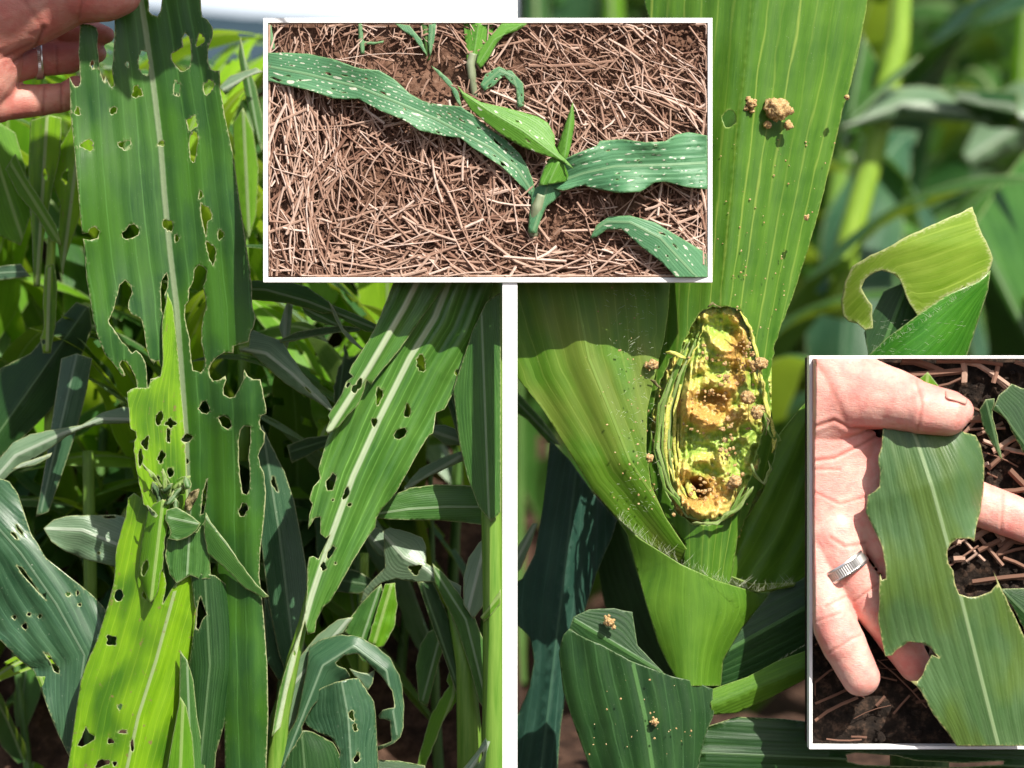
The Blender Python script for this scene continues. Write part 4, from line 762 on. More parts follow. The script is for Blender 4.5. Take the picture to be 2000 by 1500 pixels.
hh = [[(378, 548), (380, 527), (388, 517), (398, 522), (404, 530), (402, 546), (396, 560), (401, 578), (403, 598), (397, 620), (394, 640), (393, 670), (400, 700), (401, 718), (392, 728), (377, 723), (373, 700), (371, 664), (365, 640), (361, 620), (362, 596), (368, 588), (369, 565), (377, 550)],
      [(212, 627), (222, 605), (230, 575), (234, 557), (244, 547), (254, 555), (258, 570), (251, 590), (250, 602), (256, 613), (276, 623), (282, 650), (286, 680), (293, 702), (300, 712), (303, 706), (310, 704), (315, 718), (314, 732), (304, 738), (294, 740), (292, 754), (288, 757), (287, 730), (284, 708), (275, 692), (266, 684), (258, 690), (249, 678), (238, 668), (226, 648), (215, 634)],
      [(335, 105), (345, 100), (352, 95), (358, 92), (356, 75), (361, 66), (368, 70), (372, 85), (374, 112), (370, 132), (360, 139), (352, 138), (343, 128), (336, 118)],
      (180, 125, 3.5, 7.5, 0, 1), (281, 124, 12, 20, -.15, 2), (267, 180, 9, 11, 0, 3), (249, 126, 2.5, 6, 0, 1), (346, 173, 6.5, 14, 0, 4), (407, 170, 9, 14, 0, 5), (391, 79, 7, 12, .3, 1), (221, 216, 5.5, 8, 0, 6), (151, 218, 5, 7.5, 0, 7), (171, 284, 12, 10, 0, 8), (244, 283, 11, 9, 0, 9), (315, 281, 6.5, 5, 0, 3), (376, 240, 9, 13, .2, 2), (378, 285, 8, 30, .06, 1, .08), (392, 381, 3.5, 8, 0, 1),
      [(393, 397), (398, 402), (408, 406), (414, 420), (412, 428), (405, 432), (402, 462), (397, 440), (392, 412)], (413, 493, 7.5, 20, -.2, 3), [(238, 455), (246, 450), (252, 440), (262, 438), (272, 448), (270, 458), (260, 464), (246, 467), (240, 464)], (329, 440, 9, 12, 0, 6), (345, 466, 4, 7, 0, 3), (431, 458, 6, 9, 0, 2),
      [(316, 548), (325, 533), (328, 545), (327, 560), (321, 575), (325, 600), (320, 623), (315, 600), (314, 570)], (284, 865, 6, 12, .15, 1), (274, 894, 5, 13, .1, 2), (315, 893, 6, 12, .35, 3), (311, 816, 6, 13, 0, 4), (333, 827, 10, 7.5, 0, 5), (329, 851, 3.5, 14, 0, 6), (366, 856, 11, 7, 0, 3), (364, 901, 4.5, 6, 0, 2), (333, 923, 6, 9, .4, 7), (307, 936, 3, 7, .4, 8), (284, 967, 3, 10, .3, 2), [(388, 798), (396, 784), (402, 783), (407, 792), (410, 802), (404, 808), (394, 806)],
      [(426, 816), (436, 812), (448, 818), (453, 832), (446, 838), (434, 832)], [(470, 840), (478, 832), (489, 833), (489, 860), (485, 890), (488, 920), (488, 955), (482, 967), (474, 963), (470, 940), (466, 900), (466, 860)], (475, 996, 9.5, 11, 0, 4), [(392, 1005), (397, 960), (405, 935), (405, 950), (401, 985), (398, 1003)]]
blade('held_leaf', M['hero'], oh, mh, lambda x, y: 9.70+.0*x+.05*np.clip((y-650)/300, 0, 1), hp, hh, fold=-.045, ripple=(.004, 46), wave=(.012, 300), res=10, amp=.9, seed=2, extra=lambda x, y: -.07*np.clip((x-395)/90, 0, 1)*np.clip((y-500)/300, 0, 1)+.06*np.clip((215-x)/60, 0, 1)*np.clip((y-450)/200, 0, 1))
# the lower, yellow green section of the same leaf: transmitted glow put into its colour
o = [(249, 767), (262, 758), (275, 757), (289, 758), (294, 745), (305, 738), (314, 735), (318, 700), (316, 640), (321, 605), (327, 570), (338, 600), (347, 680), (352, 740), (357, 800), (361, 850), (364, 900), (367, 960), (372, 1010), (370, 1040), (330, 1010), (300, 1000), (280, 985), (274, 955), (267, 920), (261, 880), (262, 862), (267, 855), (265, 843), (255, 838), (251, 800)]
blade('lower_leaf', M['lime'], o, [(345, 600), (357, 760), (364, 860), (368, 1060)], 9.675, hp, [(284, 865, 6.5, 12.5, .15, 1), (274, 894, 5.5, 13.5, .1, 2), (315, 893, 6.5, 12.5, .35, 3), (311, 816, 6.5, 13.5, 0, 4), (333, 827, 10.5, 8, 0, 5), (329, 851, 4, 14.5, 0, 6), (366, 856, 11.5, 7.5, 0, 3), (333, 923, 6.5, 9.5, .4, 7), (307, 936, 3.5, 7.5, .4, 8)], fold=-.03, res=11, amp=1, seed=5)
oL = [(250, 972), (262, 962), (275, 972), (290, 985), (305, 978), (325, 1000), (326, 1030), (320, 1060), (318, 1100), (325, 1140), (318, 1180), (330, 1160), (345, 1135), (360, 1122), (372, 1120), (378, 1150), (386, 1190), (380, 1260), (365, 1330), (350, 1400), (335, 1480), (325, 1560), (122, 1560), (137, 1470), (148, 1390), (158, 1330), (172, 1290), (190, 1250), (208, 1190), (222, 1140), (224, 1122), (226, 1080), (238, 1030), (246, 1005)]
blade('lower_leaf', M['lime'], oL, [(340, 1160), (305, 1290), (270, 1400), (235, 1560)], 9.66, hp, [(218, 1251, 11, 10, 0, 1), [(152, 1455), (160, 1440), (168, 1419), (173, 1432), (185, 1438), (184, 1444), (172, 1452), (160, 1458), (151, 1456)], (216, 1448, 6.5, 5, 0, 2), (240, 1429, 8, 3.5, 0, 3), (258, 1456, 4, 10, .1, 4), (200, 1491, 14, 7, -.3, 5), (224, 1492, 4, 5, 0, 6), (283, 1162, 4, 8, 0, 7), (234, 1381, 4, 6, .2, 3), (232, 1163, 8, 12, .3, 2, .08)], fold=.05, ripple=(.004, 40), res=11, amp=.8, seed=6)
blade('leaf', M['dark'], [(372, 1122), (386, 1120), (420, 1124), (446, 1146), (460, 1190), (463, 1250), (456, 1330), (442, 1400), (422, 1470), (415, 1560), (340, 1560), (352, 1450), (362, 1350), (372, 1280), (383, 1200), (376, 1150)], [(400, 1125), (410, 1300), (385, 1560)], 9.64, hp, [[(383, 1225), (387, 1180), (392, 1165), (398, 1185), (404, 1200), (394, 1212), (388, 1230)]], bow=.6, res=11, amp=1, seed=7)
blade('leaf', M['mid'], [(352, 1270), (366, 1290), (378, 1330), (385, 1400), (400, 1480), (402, 1560), (325, 1560), (340, 1450), (350, 1380)], [(365, 1280), (375, 1560)], 9.63, hp, (), fold=.05, res=11, amp=.6, seed=8)
blade('leaf', M['lime2'], [(352, 1360), (364, 1380), (376, 1440), (385, 1560), (318, 1560), (330, 1480)], [(358, 1362), (350, 1560)], 9.61, hp, (), fold=.06, res=11, amp=.6, seed=9)
blade('torn_tip', M['mid'], [(402, 1000), (412, 1020), (440, 1055), (470, 1100), (500, 1140), (526, 1165), (515, 1168), (480, 1150), (440, 1110), (405, 1080), (398, 1040)], [(402, 1010), (524, 1166)], 9.60, hp, (), fold=.06, res=10, amp=.6, seed=10)
blade('torn_tip', M['mid'], [(325, 996), (345, 990), (370, 1005), (392, 1022), (385, 1035), (365, 1050), (345, 1056), (328, 1052), (334, 1040), (328, 1025), (322, 1015)], [(325, 1010), (390, 1024)], 9.60, hp, (), ripple=(.006, 14), res=9, amp=1, seed=11)
tube('broken_stalk', M['stalkd'], [(345, 1700, 9.82, 46), (345, 1300, 9.80, 38), (342, 1080, 9.76, 26), (340, 1000, 9.70, 13)], hp)
blade('torn_tip', M['lime2'], [(288, 1000), (300, 985), (318, 975), (332, 985), (330, 1010), (322, 1050), (318, 1100), (310, 1150), (296, 1180), (286, 1165), (270, 1120), (276, 1060)], [(318, 980), (295, 1175)], 9.615, hp, [(283, 1110, 5, 16, .4, 2)], bow=.5, res=9, amp=1.6, seed=21)
blade('torn_tip', M['mid'], [(326, 1050), (348, 1052), (385, 1038), (404, 1010), (408, 1060), (412, 1130), (390, 1132), (372, 1124), (345, 1140), (330, 1120), (322, 1085)], [(370, 1045), (365, 1130)], 9.64, hp, (), ripple=(.008, 20), res=9, amp=1.2, seed=22)
for q in range(15):
    x, y = random.gauss(330, 22), random.gauss(985, 24); a = random.gauss(-1.35, .55); L = random.uniform(22, 62); w_ = random.uniform(3, 10); c_ = random.uniform(-.5, .5)
    pts = [(x+math.cos(a+c_*f)*L*f, y+math.sin(a+c_*f)*L*f) for f in (0, .33, .66, 1)]
    blade('withered_shred', M[random.choice(['dry', 'mid', 'lime2', 'dark', 'mid'])], band(pts, [w_*.7, w_, w_*random.uniform(.5, 1.1), 1]), pts, 9.585+random.uniform(0, .07), hp, (), fold=random.uniform(-.25, .4), wave=(.012, 30), res=6, amp=2.4, seed=q+30)
# hand holding the leaf
h1 = hand('pinching_hand', [
    [(-60, 30, 9.66, 110, .7), (60, 10, 9.64, 78, .8)], [(60, 10, 9.64, 80, .8), (150, -14, 9.60, 58)], [(150, -14, 9.60, 60), (205, -8, 9.585, 50)], [(205, -8, 9.585, 50), (240, -8, 9.59, 36)],
    [(-80, 120, 9.70, 120, .6), (-20, 60, 9.68, 70, .8), (-5, 125, 9.72, 48, .8)], [(-90, 180, 9.72, 70, .8), (-15, 120, 9.74, 55, .8), (-5, 205, 9.75, 36)],
    [(40, 70, 9.84, 40), (110, 70, 9.90, 32)], [(110, 70, 9.90, 32), (180, 66, 9.86, 27)], [(180, 66, 9.86, 26), (207, 68, 9.82, 18)],
    [(20, 122, 9.78, 42), (70, 118, 9.84, 34)], [(70, 118, 9.84, 33), (135, 113, 9.86, 31)], [(135, 113, 9.86, 30), (190, 104, 9.83, 19)],
    [(5, 200, 9.77, 36), (75, 196, 9.82, 31)], [(75, 196, 9.82, 31), (125, 190, 9.83, 29)], [(125, 190, 9.83, 28), (148, 170, 9.80, 22)]],
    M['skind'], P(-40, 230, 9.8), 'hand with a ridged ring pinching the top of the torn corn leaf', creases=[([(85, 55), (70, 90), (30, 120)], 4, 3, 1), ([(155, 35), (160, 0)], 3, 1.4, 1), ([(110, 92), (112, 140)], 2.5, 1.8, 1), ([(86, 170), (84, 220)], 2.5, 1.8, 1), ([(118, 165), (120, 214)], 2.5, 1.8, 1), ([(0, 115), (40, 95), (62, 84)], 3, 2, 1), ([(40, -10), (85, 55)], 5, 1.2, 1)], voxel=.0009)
ring_obj(h1, P(76, 118, 9.842), Vector((1, .12, .06)), U(35.5), U(19))
nail_obj(h1, P(240, -22, 9.528), P(262, -26, 9.56)-P(225, -22, 9.545), Vector((.1, -.5, 1)), U(17), U(15))

# ---------------------------------------------------------------- other near leaves of the left plot
def plant(label, base, parts):
    r = thing('corn_plant', base, label, 'corn plant')
    for i, p in enumerate(parts):
        if p[0] == 'stalk': tube('stalk', M[p[1]], p[2], r)
        else:
            kw = dict(p[6]) if len(p) > 6 else {}; kw.setdefault('res', 12); kw.setdefault('amp', .6); kw.setdefault('seed', i+1)
            blade('leaf', M[p[1]], p[2], p[3], p[4], r, p[5] if len(p) > 5 else (), **kw)
    return r
plant('corn plant at the lower left edge with a big blue green window-scarred leaf', P(60, 1700, 10), [
    ('leaf', 'blue', [(-40, 925), (0, 935), (18, 940), (35, 965), (60, 1040), (90, 1090), (140, 1130), (175, 1158), (198, 1180), (207, 1192), (200, 1230), (182, 1270), (170, 1310), (158, 1380), (148, 1430), (135, 1478), (112, 1430), (92, 1380), (76, 1330), (66, 1310), (40, 1290), (0, 1250), (-40, 1220)], [(-40, 990), (40, 1080), (110, 1180), (165, 1280), (140, 1470)], lambda x, y: 9.86+0*x,
        [[(33, 1104), (42, 1108), (62, 1135), (78, 1160), (90, 1172), (78, 1160), (60, 1140), (44, 1122)], (133, 1161, 4, 4, 0, 1), (152, 1158, 2.5, 5, 0, 2), (156, 1181, 3, 3, 0, 3), (78, 1204, 3.5, 3.5, 0, 1), (49, 1223, 5, 7, 0, 3), (28, 1206, 4, 4, 0, 2), [(86, 1274), (95, 1278), (104, 1292), (116, 1306), (115, 1316), (106, 1311), (98, 1292)], (28, 1045, 3, 9, -.7, 1), (38, 1035, 2.5, 12, -.6, 1), (57, 1200, 4, 3, 0, 6)], dict(fold=.05, ripple=(.006, 40), wave=(.02, 200))),
    ('leaf', 'lime2', [(70, 1320), (100, 1322), (140, 1345), (160, 1375), (150, 1425), (136, 1476), (112, 1430), (92, 1380)], [(80, 1325), (136, 1470)], 9.90, (), dict(fold=.04)),
    ('leaf', 'pale', [(85, 1032), (105, 1015), (130, 1008), (180, 1006), (225, 1005), (250, 1012), (252, 1040), (245, 1080), (236, 1112), (205, 1102), (165, 1092), (130, 1078), (100, 1058)], [(85, 1032), (160, 1035), (245, 1070)], 10.0, [(215, 1010, 12, 2.5, 0, 1), (193, 1080, 3, 2, 0, 2)], dict(fold=.06, ripple=(.006, 30), wave=(.02, 120))),
    ('stalk', 'stalk', [(178, 1340, 10.5, 12), (176, 1100, 10.5, 13), (172, 880, 10.5, 11)])])
plant('corn plant with a long pale leaf arching from the left edge behind the torn leaf', P(-60, 1750, 10.2), [
    ('leaf', 'pale', [(-40, 960), (0, 895), (25, 865), (60, 848), (100, 840), (160, 830), (200, 806), (240, 795), (262, 795), (300, 812), (300, 830), (262, 826), (200, 828), (165, 836), (130, 852), (100, 875), (60, 900), (20, 925), (-40, 985)], [(-40, 970), (30, 890), (120, 848), (200, 818), (300, 820)], 10.02, (), dict(fold=.12)),
    ('leaf', 'pale', [(20, 918), (40, 905), (70, 895), (102, 884), (98, 893), (70, 908), (40, 915)], [(20, 918), (100, 887)], 9.98),
    ('leaf', 'blue', [(-40, 520), (0, 520), (40, 515), (60, 540), (20, 545), (-40, 552)], [(-40, 535), (60, 530)], 10.3),
    ('leaf', 'dark', [(0, 720), (60, 690), (110, 630), (150, 590), (175, 600), (180, 640), (150, 720), (100, 800), (40, 860), (-10, 900), (-40, 880)], [(-20, 870), (170, 600)], 10.35, (), dict(fold=.08)),
    ('leaf', 'blue', [(120, 700), (150, 690), (180, 700), (170, 760), (150, 840), (120, 930), (95, 1000), (70, 1010), (90, 900), (105, 800)], [(150, 695), (80, 1000)], 10.2, (), dict(fold=.08)),
    ('leaf', 'lime2', [(10, 330), (30, 300), (50, 345), (80, 390), (110, 440), (120, 480), (100, 470), (70, 420), (35, 380)], [(15, 310), (118, 475)], 10.3)])
plant('corn plant with the wide pleated light green leaf right of the torn one', P(550, 1750, 9.7), [
    ('leaf', 'pleat', [(800, 500), (965, 500), (962, 560), (950, 600), (935, 650), (920, 690), (898, 745), (895, 738), (890, 760), (868, 800), (852, 806), (846, 846), (838, 850), (820, 878), (800, 915), (775, 960), (750, 990), (735, 1012), (733, 1030), (715, 1055), (690, 1095), (665, 1140), (645, 1175), (632, 1185), (618, 1212), (615, 1235), (600, 1240), (596, 1212), (590, 1232), (578, 1290), (562, 1350), (548, 1420), (530, 1440), (545, 1350), (560, 1300), (575, 1260), (590, 1222), (596, 1190), (600, 1150), (600, 1110), (604, 1088), (612, 1086), (622, 1092), (632, 1070), (645, 1045), (636, 1052), (625, 1042), (626, 1010), (615, 1012), (602, 1034), (604, 1005), (610, 985), (604, 975), (612, 950), (625, 935), (622, 915), (632, 880), (645, 840), (655, 815), (665, 780), (690, 740), (730, 660), (770, 570)], [(905, 480), (850, 620), (800, 700), (740, 820), (690, 930), (650, 1040), (610, 1160), (570, 1300), (540, 1440)], lambda x, y: 9.62+0*x,
        [(740, 773, 6, 17, .1, 1), (731, 825, 5.5, 9, .1, 2), (796, 803, 6, 13, 0, 3), [(769, 850), (775, 840), (790, 836), (795, 842), (790, 852), (780, 858), (772, 856)], (822, 710, 10, 12, .2, 5, .25), [(637, 940), (645, 932), (650, 924), (657, 930), (655, 940), (650, 957), (640, 958), (637, 950)], (676, 964, 5, 12, .35, 1), (650, 977, 2, 2, 0, 1), (683, 986, 4, 3, 0, 3), (665, 730, 1.5, 1.5, 0, 1), [(640, 1078), (650, 1066), (655, 1070), (650, 1082), (642, 1092), (638, 1088)], (632, 1107, 6, 8, 0, 4), (655, 1100, 2, 2, 0, 1), (616, 1085, 3, 3, 0, 1), (898, 730, 9, 10, .3, 2), (575, 1276, 2, 5, 0, 1)], dict(fold=.03, ripple=(.013, 46), res=7, wave=(.01, 240))),
    ('leaf', 'pleat', [(790, 500), (885, 500), (868, 560), (830, 612), (800, 655), (775, 690), (745, 725), (725, 752), (716, 742), (712, 760), (700, 790), (680, 810), (660, 835), (640, 848), (636, 840), (645, 820), (640, 812), (655, 790), (668, 768), (676, 745), (690, 735), (681, 728), (688, 712), (700, 695), (720, 665), (745, 612), (765, 560)], [(845, 490), (790, 600), (720, 720), (640, 845)], 9.57, [(702, 750, 4, 13, .2, 3), (680, 752, 3, 5, .2, 1), (693, 760, 5, 10, .6, 4)], dict(fold=.06, ripple=(.012, 40), res=7, seed=4)),
    ('stalk', 'stalk', [(530, 1600, 9.75, 22), (548, 1400, 9.72, 17), (572, 1290, 9.70, 13), (592, 1215, 9.69, 9), (604, 1150, 9.69, 5)])])
plant('corn plant with a thick yellowish stalk against the white post', P(965, 1750, 9.72), [
    ('stalk', 'stalk', [(968, 1700, 9.72, 30), (966, 1400, 9.70, 24), (964, 1200, 9.68, 21), (960, 1000, 9.68, 20), (963, 800, 9.68, 19), (968, 540, 9.7, 17)]),
    ('leaf', 'mid', [(885, 760), (905, 700), (925, 640), (950, 590), (978, 570), (978, 1000), (960, 1020), (935, 990), (912, 930), (896, 860)], [(940, 600), (955, 1010)], 9.60, (), dict(fold=.06)),
    ('leaf', 'mid', [(731, 1000), (760, 972), (800, 953), (850, 946), (910, 948), (955, 952), (956, 1000), (940, 1025), (900, 1020), (860, 1016), (800, 1016), (760, 1015), (735, 1012)], [(731, 1004), (800, 994), (870, 990), (956, 990)], 9.80, (), dict(fold=.03, ripple=(.004, 16))),
    ('leaf', 'pale', [(905, 1130), (915, 1090), (935, 1060), (955, 1045), (952, 1150), (945, 1180), (925, 1210), (905, 1180)], [(950, 1050), (915, 1190)], 9.82, (), dict(fold=.05)),
    ('leaf', 'lime2', [(938, 1205), (955, 1185), (978, 1150), (978, 1178), (960, 1200), (945, 1215)], [(938, 1208), (978, 1160)], 9.64),
    ('leaf', 'pale', [(905, 1500), (930, 1470), (955, 1430), (978, 1380), (978, 1560), (900, 1560)], [(905, 1520), (978, 1420)], 9.66, [(938, 1480, 3, 10, .3, 1)], dict(fold=.1))])
plant('corn plant with a kinked overhanging leaf below the pleated one', P(860, 1760, 9.95), [
    ('leaf', 'pale', [(750, 1035), (762, 1030), (800, 1040), (825, 1050), (832, 1070), (832, 1100), (860, 1120), (900, 1145), (900, 1165), (870, 1170), (850, 1136), (810, 1136), (775, 1130), (745, 1138), (728, 1155), (712, 1172), (700, 1185), (712, 1150), (740, 1120), (752, 1108), (750, 1080)], [(750, 1045), (790, 1090), (830, 1110), (890, 1160)], 9.90, [(811, 1112, 12, 9, 0, 2, .2)], dict(fold=.10, res=10, amp=1.1)),
    ('leaf', 'mid', [(845, 1100), (875, 1130), (900, 1165), (925, 1200), (945, 1250), (965, 1310), (970, 1350), (955, 1400), (935, 1370), (920, 1310), (900, 1250), (885, 1210), (870, 1180), (850, 1140)], [(850, 1115), (910, 1210), (955, 1390)], 9.84, (), dict(fold=.08, amp=1)),
    ('leaf', 'dark', [(815, 1136), (845, 1136), (865, 1180), (890, 1240), (915, 1310), (935, 1400), (925, 1440), (900, 1380), (870, 1290), (840, 1210)], [(825, 1140), (925, 1430)], 9.92, (), dict(fold=.08)),
    ('leaf', 'mid', [(700, 1185), (725, 1158), (745, 1140), (755, 1200), (748, 1260), (728, 1300), (706, 1290), (680, 1240), (670, 1240), (682, 1210)], [(740, 1150), (700, 1270)], 9.96, (), dict(fold=.08, ripple=(.01, 16))),
    ('leaf', 'lime2', [(752, 1140), (772, 1138), (776, 1180), (772, 1220), (750, 1262), (738, 1265), (718, 1252), (732, 1205)], [(765, 1140), (730, 1260)], 9.93, (), dict(fold=.08, ripple=(.012, 14), amp=1.2)),
    ('leaf', 'lime2', [(886, 1290), (900, 1300), (900, 1340), (892, 1370), (865, 1410), (850, 1450), (830, 1500), (818, 1560), (800, 1560), (820, 1470), (840, 1400), (868, 1352), (878, 1340), (872, 1330)], [(892, 1295), (885, 1360), (810, 1560)], 9.98, (), dict(fold=.05, amp=1.4)),
    ('stalk', 'stalk', [(920, 1700, 9.95, 26), (916, 1420, 9.93, 24), (908, 1300, 9.92, 18), (880, 1180, 9.93, 8)])])
plant('corn plant at the bottom with a dark leaf curling over in a gnawed arch', P(640, 1750, 9.75), [
    ('leaf', 'blue', [(500, 1560), (520, 1500), (560, 1440), (580, 1400), (600, 1300), (604, 1265), (630, 1248), (668, 1239), (705, 1245), (735, 1262), (762, 1285), (780, 1318), (786, 1345), (789, 1380), (788, 1420), (782, 1440), (770, 1452), (735, 1468), (735, 1458), (765, 1447), (763, 1425), (762, 1408), (742, 1404), (738, 1398), (748, 1386), (770, 1382), (766, 1350), (752, 1330), (735, 1310), (722, 1298), (705, 1282), (700, 1277), (672, 1280), (655, 1295), (660, 1300), (675, 1306), (685, 1322), (640, 1345), (610, 1380), (590, 1420), (592, 1440), (560, 1500), (545, 1560)], [(530, 1560), (575, 1440), (630, 1300), (690, 1262), (755, 1310), (776, 1440)], 9.70, (), dict(fold=.08, res=10, amp=1.2, bow=.3)),
    ('leaf', 'blue', [(589, 1400), (600, 1370), (625, 1345), (655, 1332), (690, 1325), (700, 1325), (715, 1345), (730, 1370), (735, 1420), (738, 1480), (742, 1560), (640, 1560), (650, 1500), (665, 1470), (660, 1460), (645, 1440), (620, 1430), (600, 1418)], [(668, 1335), (680, 1400), (690, 1560)], 9.66, [(687, 1398, 5, 10, -.2, 1), (693, 1420, 4, 8, -.2, 2), (697, 1480, 5, 10, .3, 3)], dict(fold=.12, ripple=(.005, 18), res=10, amp=1.1)),
    ('leaf', 'dark', [(540, 1540), (560, 1480), (590, 1430), (592, 1426), (612, 1430), (650, 1450), (668, 1480), (670, 1560), (535, 1560)], [(590, 1440), (600, 1560)], 9.63, (), dict(bow=.6, amp=.9)),
    ('leaf', 'pale', [(520, 1420), (545, 1350), (580, 1290), (620, 1240), (660, 1210), (690, 1205), (670, 1236), (610, 1262), (600, 1310), (580, 1400), (545, 1470), (510, 1560), (505, 1500)], [(515, 1500), (570, 1340), (680, 1210)], 9.78, (), dict(fold=.08)),
    ('leaf', 'blue', [(682, 1305), (700, 1312), (720, 1315), (732, 1308), (728, 1335), (718, 1350), (705, 1330), (692, 1320)], [(685, 1308), (725, 1320)], 9.74),
    ('leaf', 'dark', [(705, 1490), (735, 1484), (780, 1486), (830, 1495), (840, 1560), (700, 1560)], [(705, 1510), (840, 1520)], 9.76, (), dict(fold=.1))])
plant('corn plant in the middle of the left plot with a white ribbed dark blade', P(560, 1700, 10.3), [
    ('leaf', 'blue', [(500, 860), (512, 830), (530, 870), (555, 920), (575, 980), (590, 1060), (600, 1120), (600, 1200), (590, 1290), (570, 1340), (545, 1280), (525, 1180), (510, 1060), (505, 960)], [(515, 850), (545, 1040), (580, 1330)], 10.05, [(536, 945, 4, 16, -.3, 1)], dict(fold=.06)),
    ('leaf', 'blue', [(515, 1160), (545, 1200), (570, 1260), (572, 1310), (545, 1330), (520, 1290)], [(518, 1165), (560, 1320)], 10.1, (), dict(fold=.05)),
    ('leaf', 'dark', [(650, 1110), (690, 1112), (725, 1130), (730, 1150), (700, 1160), (650, 1155)], [(650, 1130), (730, 1145)], 10.3)])
plant('corn plant behind the torn leaf with a long leaf arching under the straw tray', P(600, 1700, 10.0), [
    ('leaf', 'mid', [(440, 552), (500, 548), (560, 550), (600, 560), (635, 585), (650, 596), (690, 612), (735, 634), (732, 650), (715, 648), (680, 630), (650, 612), (630, 612), (590, 600), (560, 592), (520, 588), (480, 584), (440, 570)], [(440, 562), (520, 566), (600, 588), (735, 642)], 9.82, (), dict(fold=.10, res=10)),
    ('leaf', 'mid', [(588, 596), (630, 602), (652, 610), (665, 640), (640, 634), (610, 625), (595, 612)], [(590, 600), (660, 635)], 9.86),
    ('leaf', 'pale', [(640, 585), (652, 600), (670, 640), (690, 660), (712, 684), (704, 682), (685, 668), (668, 650), (655, 625)], [(645, 590), (708, 682)], 9.80),
    ('leaf', 'dark', [(545, 664), (580, 648), (620, 640), (670, 636), (710, 640), (700, 648), (660, 650), (610, 658), (565, 668), (548, 670)], [(545, 667), (705, 643)], 9.84),
    ('leaf', 'pale', [(466, 680), (486, 678), (488, 650), (495, 645), (520, 655), (550, 665), (565, 690), (585, 720), (610, 750), (635, 775), (652, 800), (652, 810), (640, 800), (622, 786), (590, 770), (555, 748), (520, 715), (490, 690), (470, 687)], [(475, 682), (520, 690), (570, 730), (648, 804)], 9.84, [(602, 762, 2, 8, -.7, 1)], dict(fold=.14, res=9, amp=.9)),
    ('leaf', 'dark', [(650, 755), (670, 700), (672, 660), (682, 700), (700, 690), (690, 760), (680, 790), (655, 790)], [(675, 680), (660, 790)], 10.2, (), dict(amp=3)),
    ('leaf', 'pale', [(545, 640), (560, 590), (572, 592), (566, 660), (560, 685)], [(560, 590), (555, 680)], 10.1, (), dict(fold=.1)),
    ('leaf', 'dark', [(560, 870), (600, 855), (650, 848), (655, 862), (620, 880), (570, 905)], [(560, 885), (655, 855)], 10.2)])
plant('corn plant between pleated leaf and post with a drooping grey green leaf', P(900, 1700, 10.2), [
    ('leaf', 'blue', [(872, 780), (888, 765), (910, 800), (930, 850), (945, 900), (950, 960), (930, 960), (910, 900), (890, 840)], [(880, 770), (940, 950)], 9.95, (), dict(fold=.08)),
    ('leaf', 'pale', [(790, 950), (820, 915), (860, 895), (905, 880), (905, 900), (870, 915), (830, 935), (800, 955), (788, 960)], [(790, 955), (905, 888)], 9.98, (), dict(fold=.08)),
    ('leaf', 'pale', [(835, 830), (870, 830), (900, 842), (898, 870), (870, 870), (845, 850)], [(835, 840), (898, 860)], 10.0, (), dict(fold=.08)),
    ('leaf', 'pale', [(712, 1035), (740, 1030), (760, 1050), (762, 1090), (740, 1085), (722, 1062)], [(715, 1040), (760, 1085)], 10.0, (), dict(fold=.08)),
    ('leaf', 'mid', [(820, 1260), (835, 1235), (870, 1215), (875, 1240), (855, 1300), (835, 1380), (818, 1370), (812, 1300)], [(865, 1222), (825, 1370)], 10.1, (), dict(fold=.08)),
    ('stalk', 'stalky', [(708, 1420, 10.5, 9), (710, 1200, 10.5, 10), (712, 1080, 10.5, 8)])])

plant('bright yellow green corn plant standing behind the hand at the far left', P(110, 900, 10.45), [
    ('leaf', 'lime', [(60, 235), (95, 225), (120, 230), (118, 300), (100, 380), (85, 470), (78, 560), (66, 560), (62, 450), (55, 340)], [(92, 228), (72, 560)], 10.35, [(88, 340, 4, 12, 0, 1)], dict(fold=.1, res=14)),
    ('leaf', 'lime', [(110, 300), (140, 245), (165, 215), (185, 260), (175, 360), (150, 440), (130, 500), (122, 540), (112, 470), (118, 400), (100, 350)], [(160, 230), (122, 530)], 10.38, [(128, 345, 6, 14, .2, 2)], dict(fold=.1, res=14)),
    ('leaf', 'lime2', [(-40, 280), (0, 240), (30, 260), (50, 330), (60, 420), (40, 480), (0, 460), (-40, 470)], [(-20, 270), (45, 470)], 10.4, (), dict(fold=.1, res=14)),
    ('leaf', 'lime', [(88, 520), (105, 515), (112, 560), (108, 640), (100, 690), (84, 690), (78, 660), (86, 640), (84, 590)], [(97, 520), (92, 690)], 10.2, [(85, 668, 3, 6, 0, 1)], dict(fold=.1, res=12, amp=1.2)),
    ('stalk', 'stalky', [(96, 900, 10.45, 11), (98, 700, 10.45, 10), (96, 560, 10.4, 10), (102, 450, 10.4, 8)])])
plant('corn plant with broad sunlit blades between hand and hills, just right of the held leaf', P(470, 900, 10.6), [
    ('leaf', 'bgl', [(455, 240), (475, 210), (495, 260), (505, 330), (500, 420), (485, 470), (470, 420), (458, 330)], [(475, 215), (487, 465)], 10.5, (), dict(fold=.1, res=14)),
    ('leaf', 'mid', [(470, 70), (478, 110), (500, 170), (515, 240), (512, 300), (495, 250), (478, 180), (466, 110)], [(470, 75), (510, 295)], 10.55, (), dict(fold=.1, res=14)),
    ('leaf', 'pale', [(428, 170), (450, 148), (500, 132), (515, 140), (480, 152), (440, 185)], [(430, 178), (512, 136)], 10.45, (), dict(fold=.1, res=12)),
    ('stalk', 'stalk', [(478, 900, 10.6, 13), (476, 600, 10.6, 12), (474, 380, 10.6, 9)])])

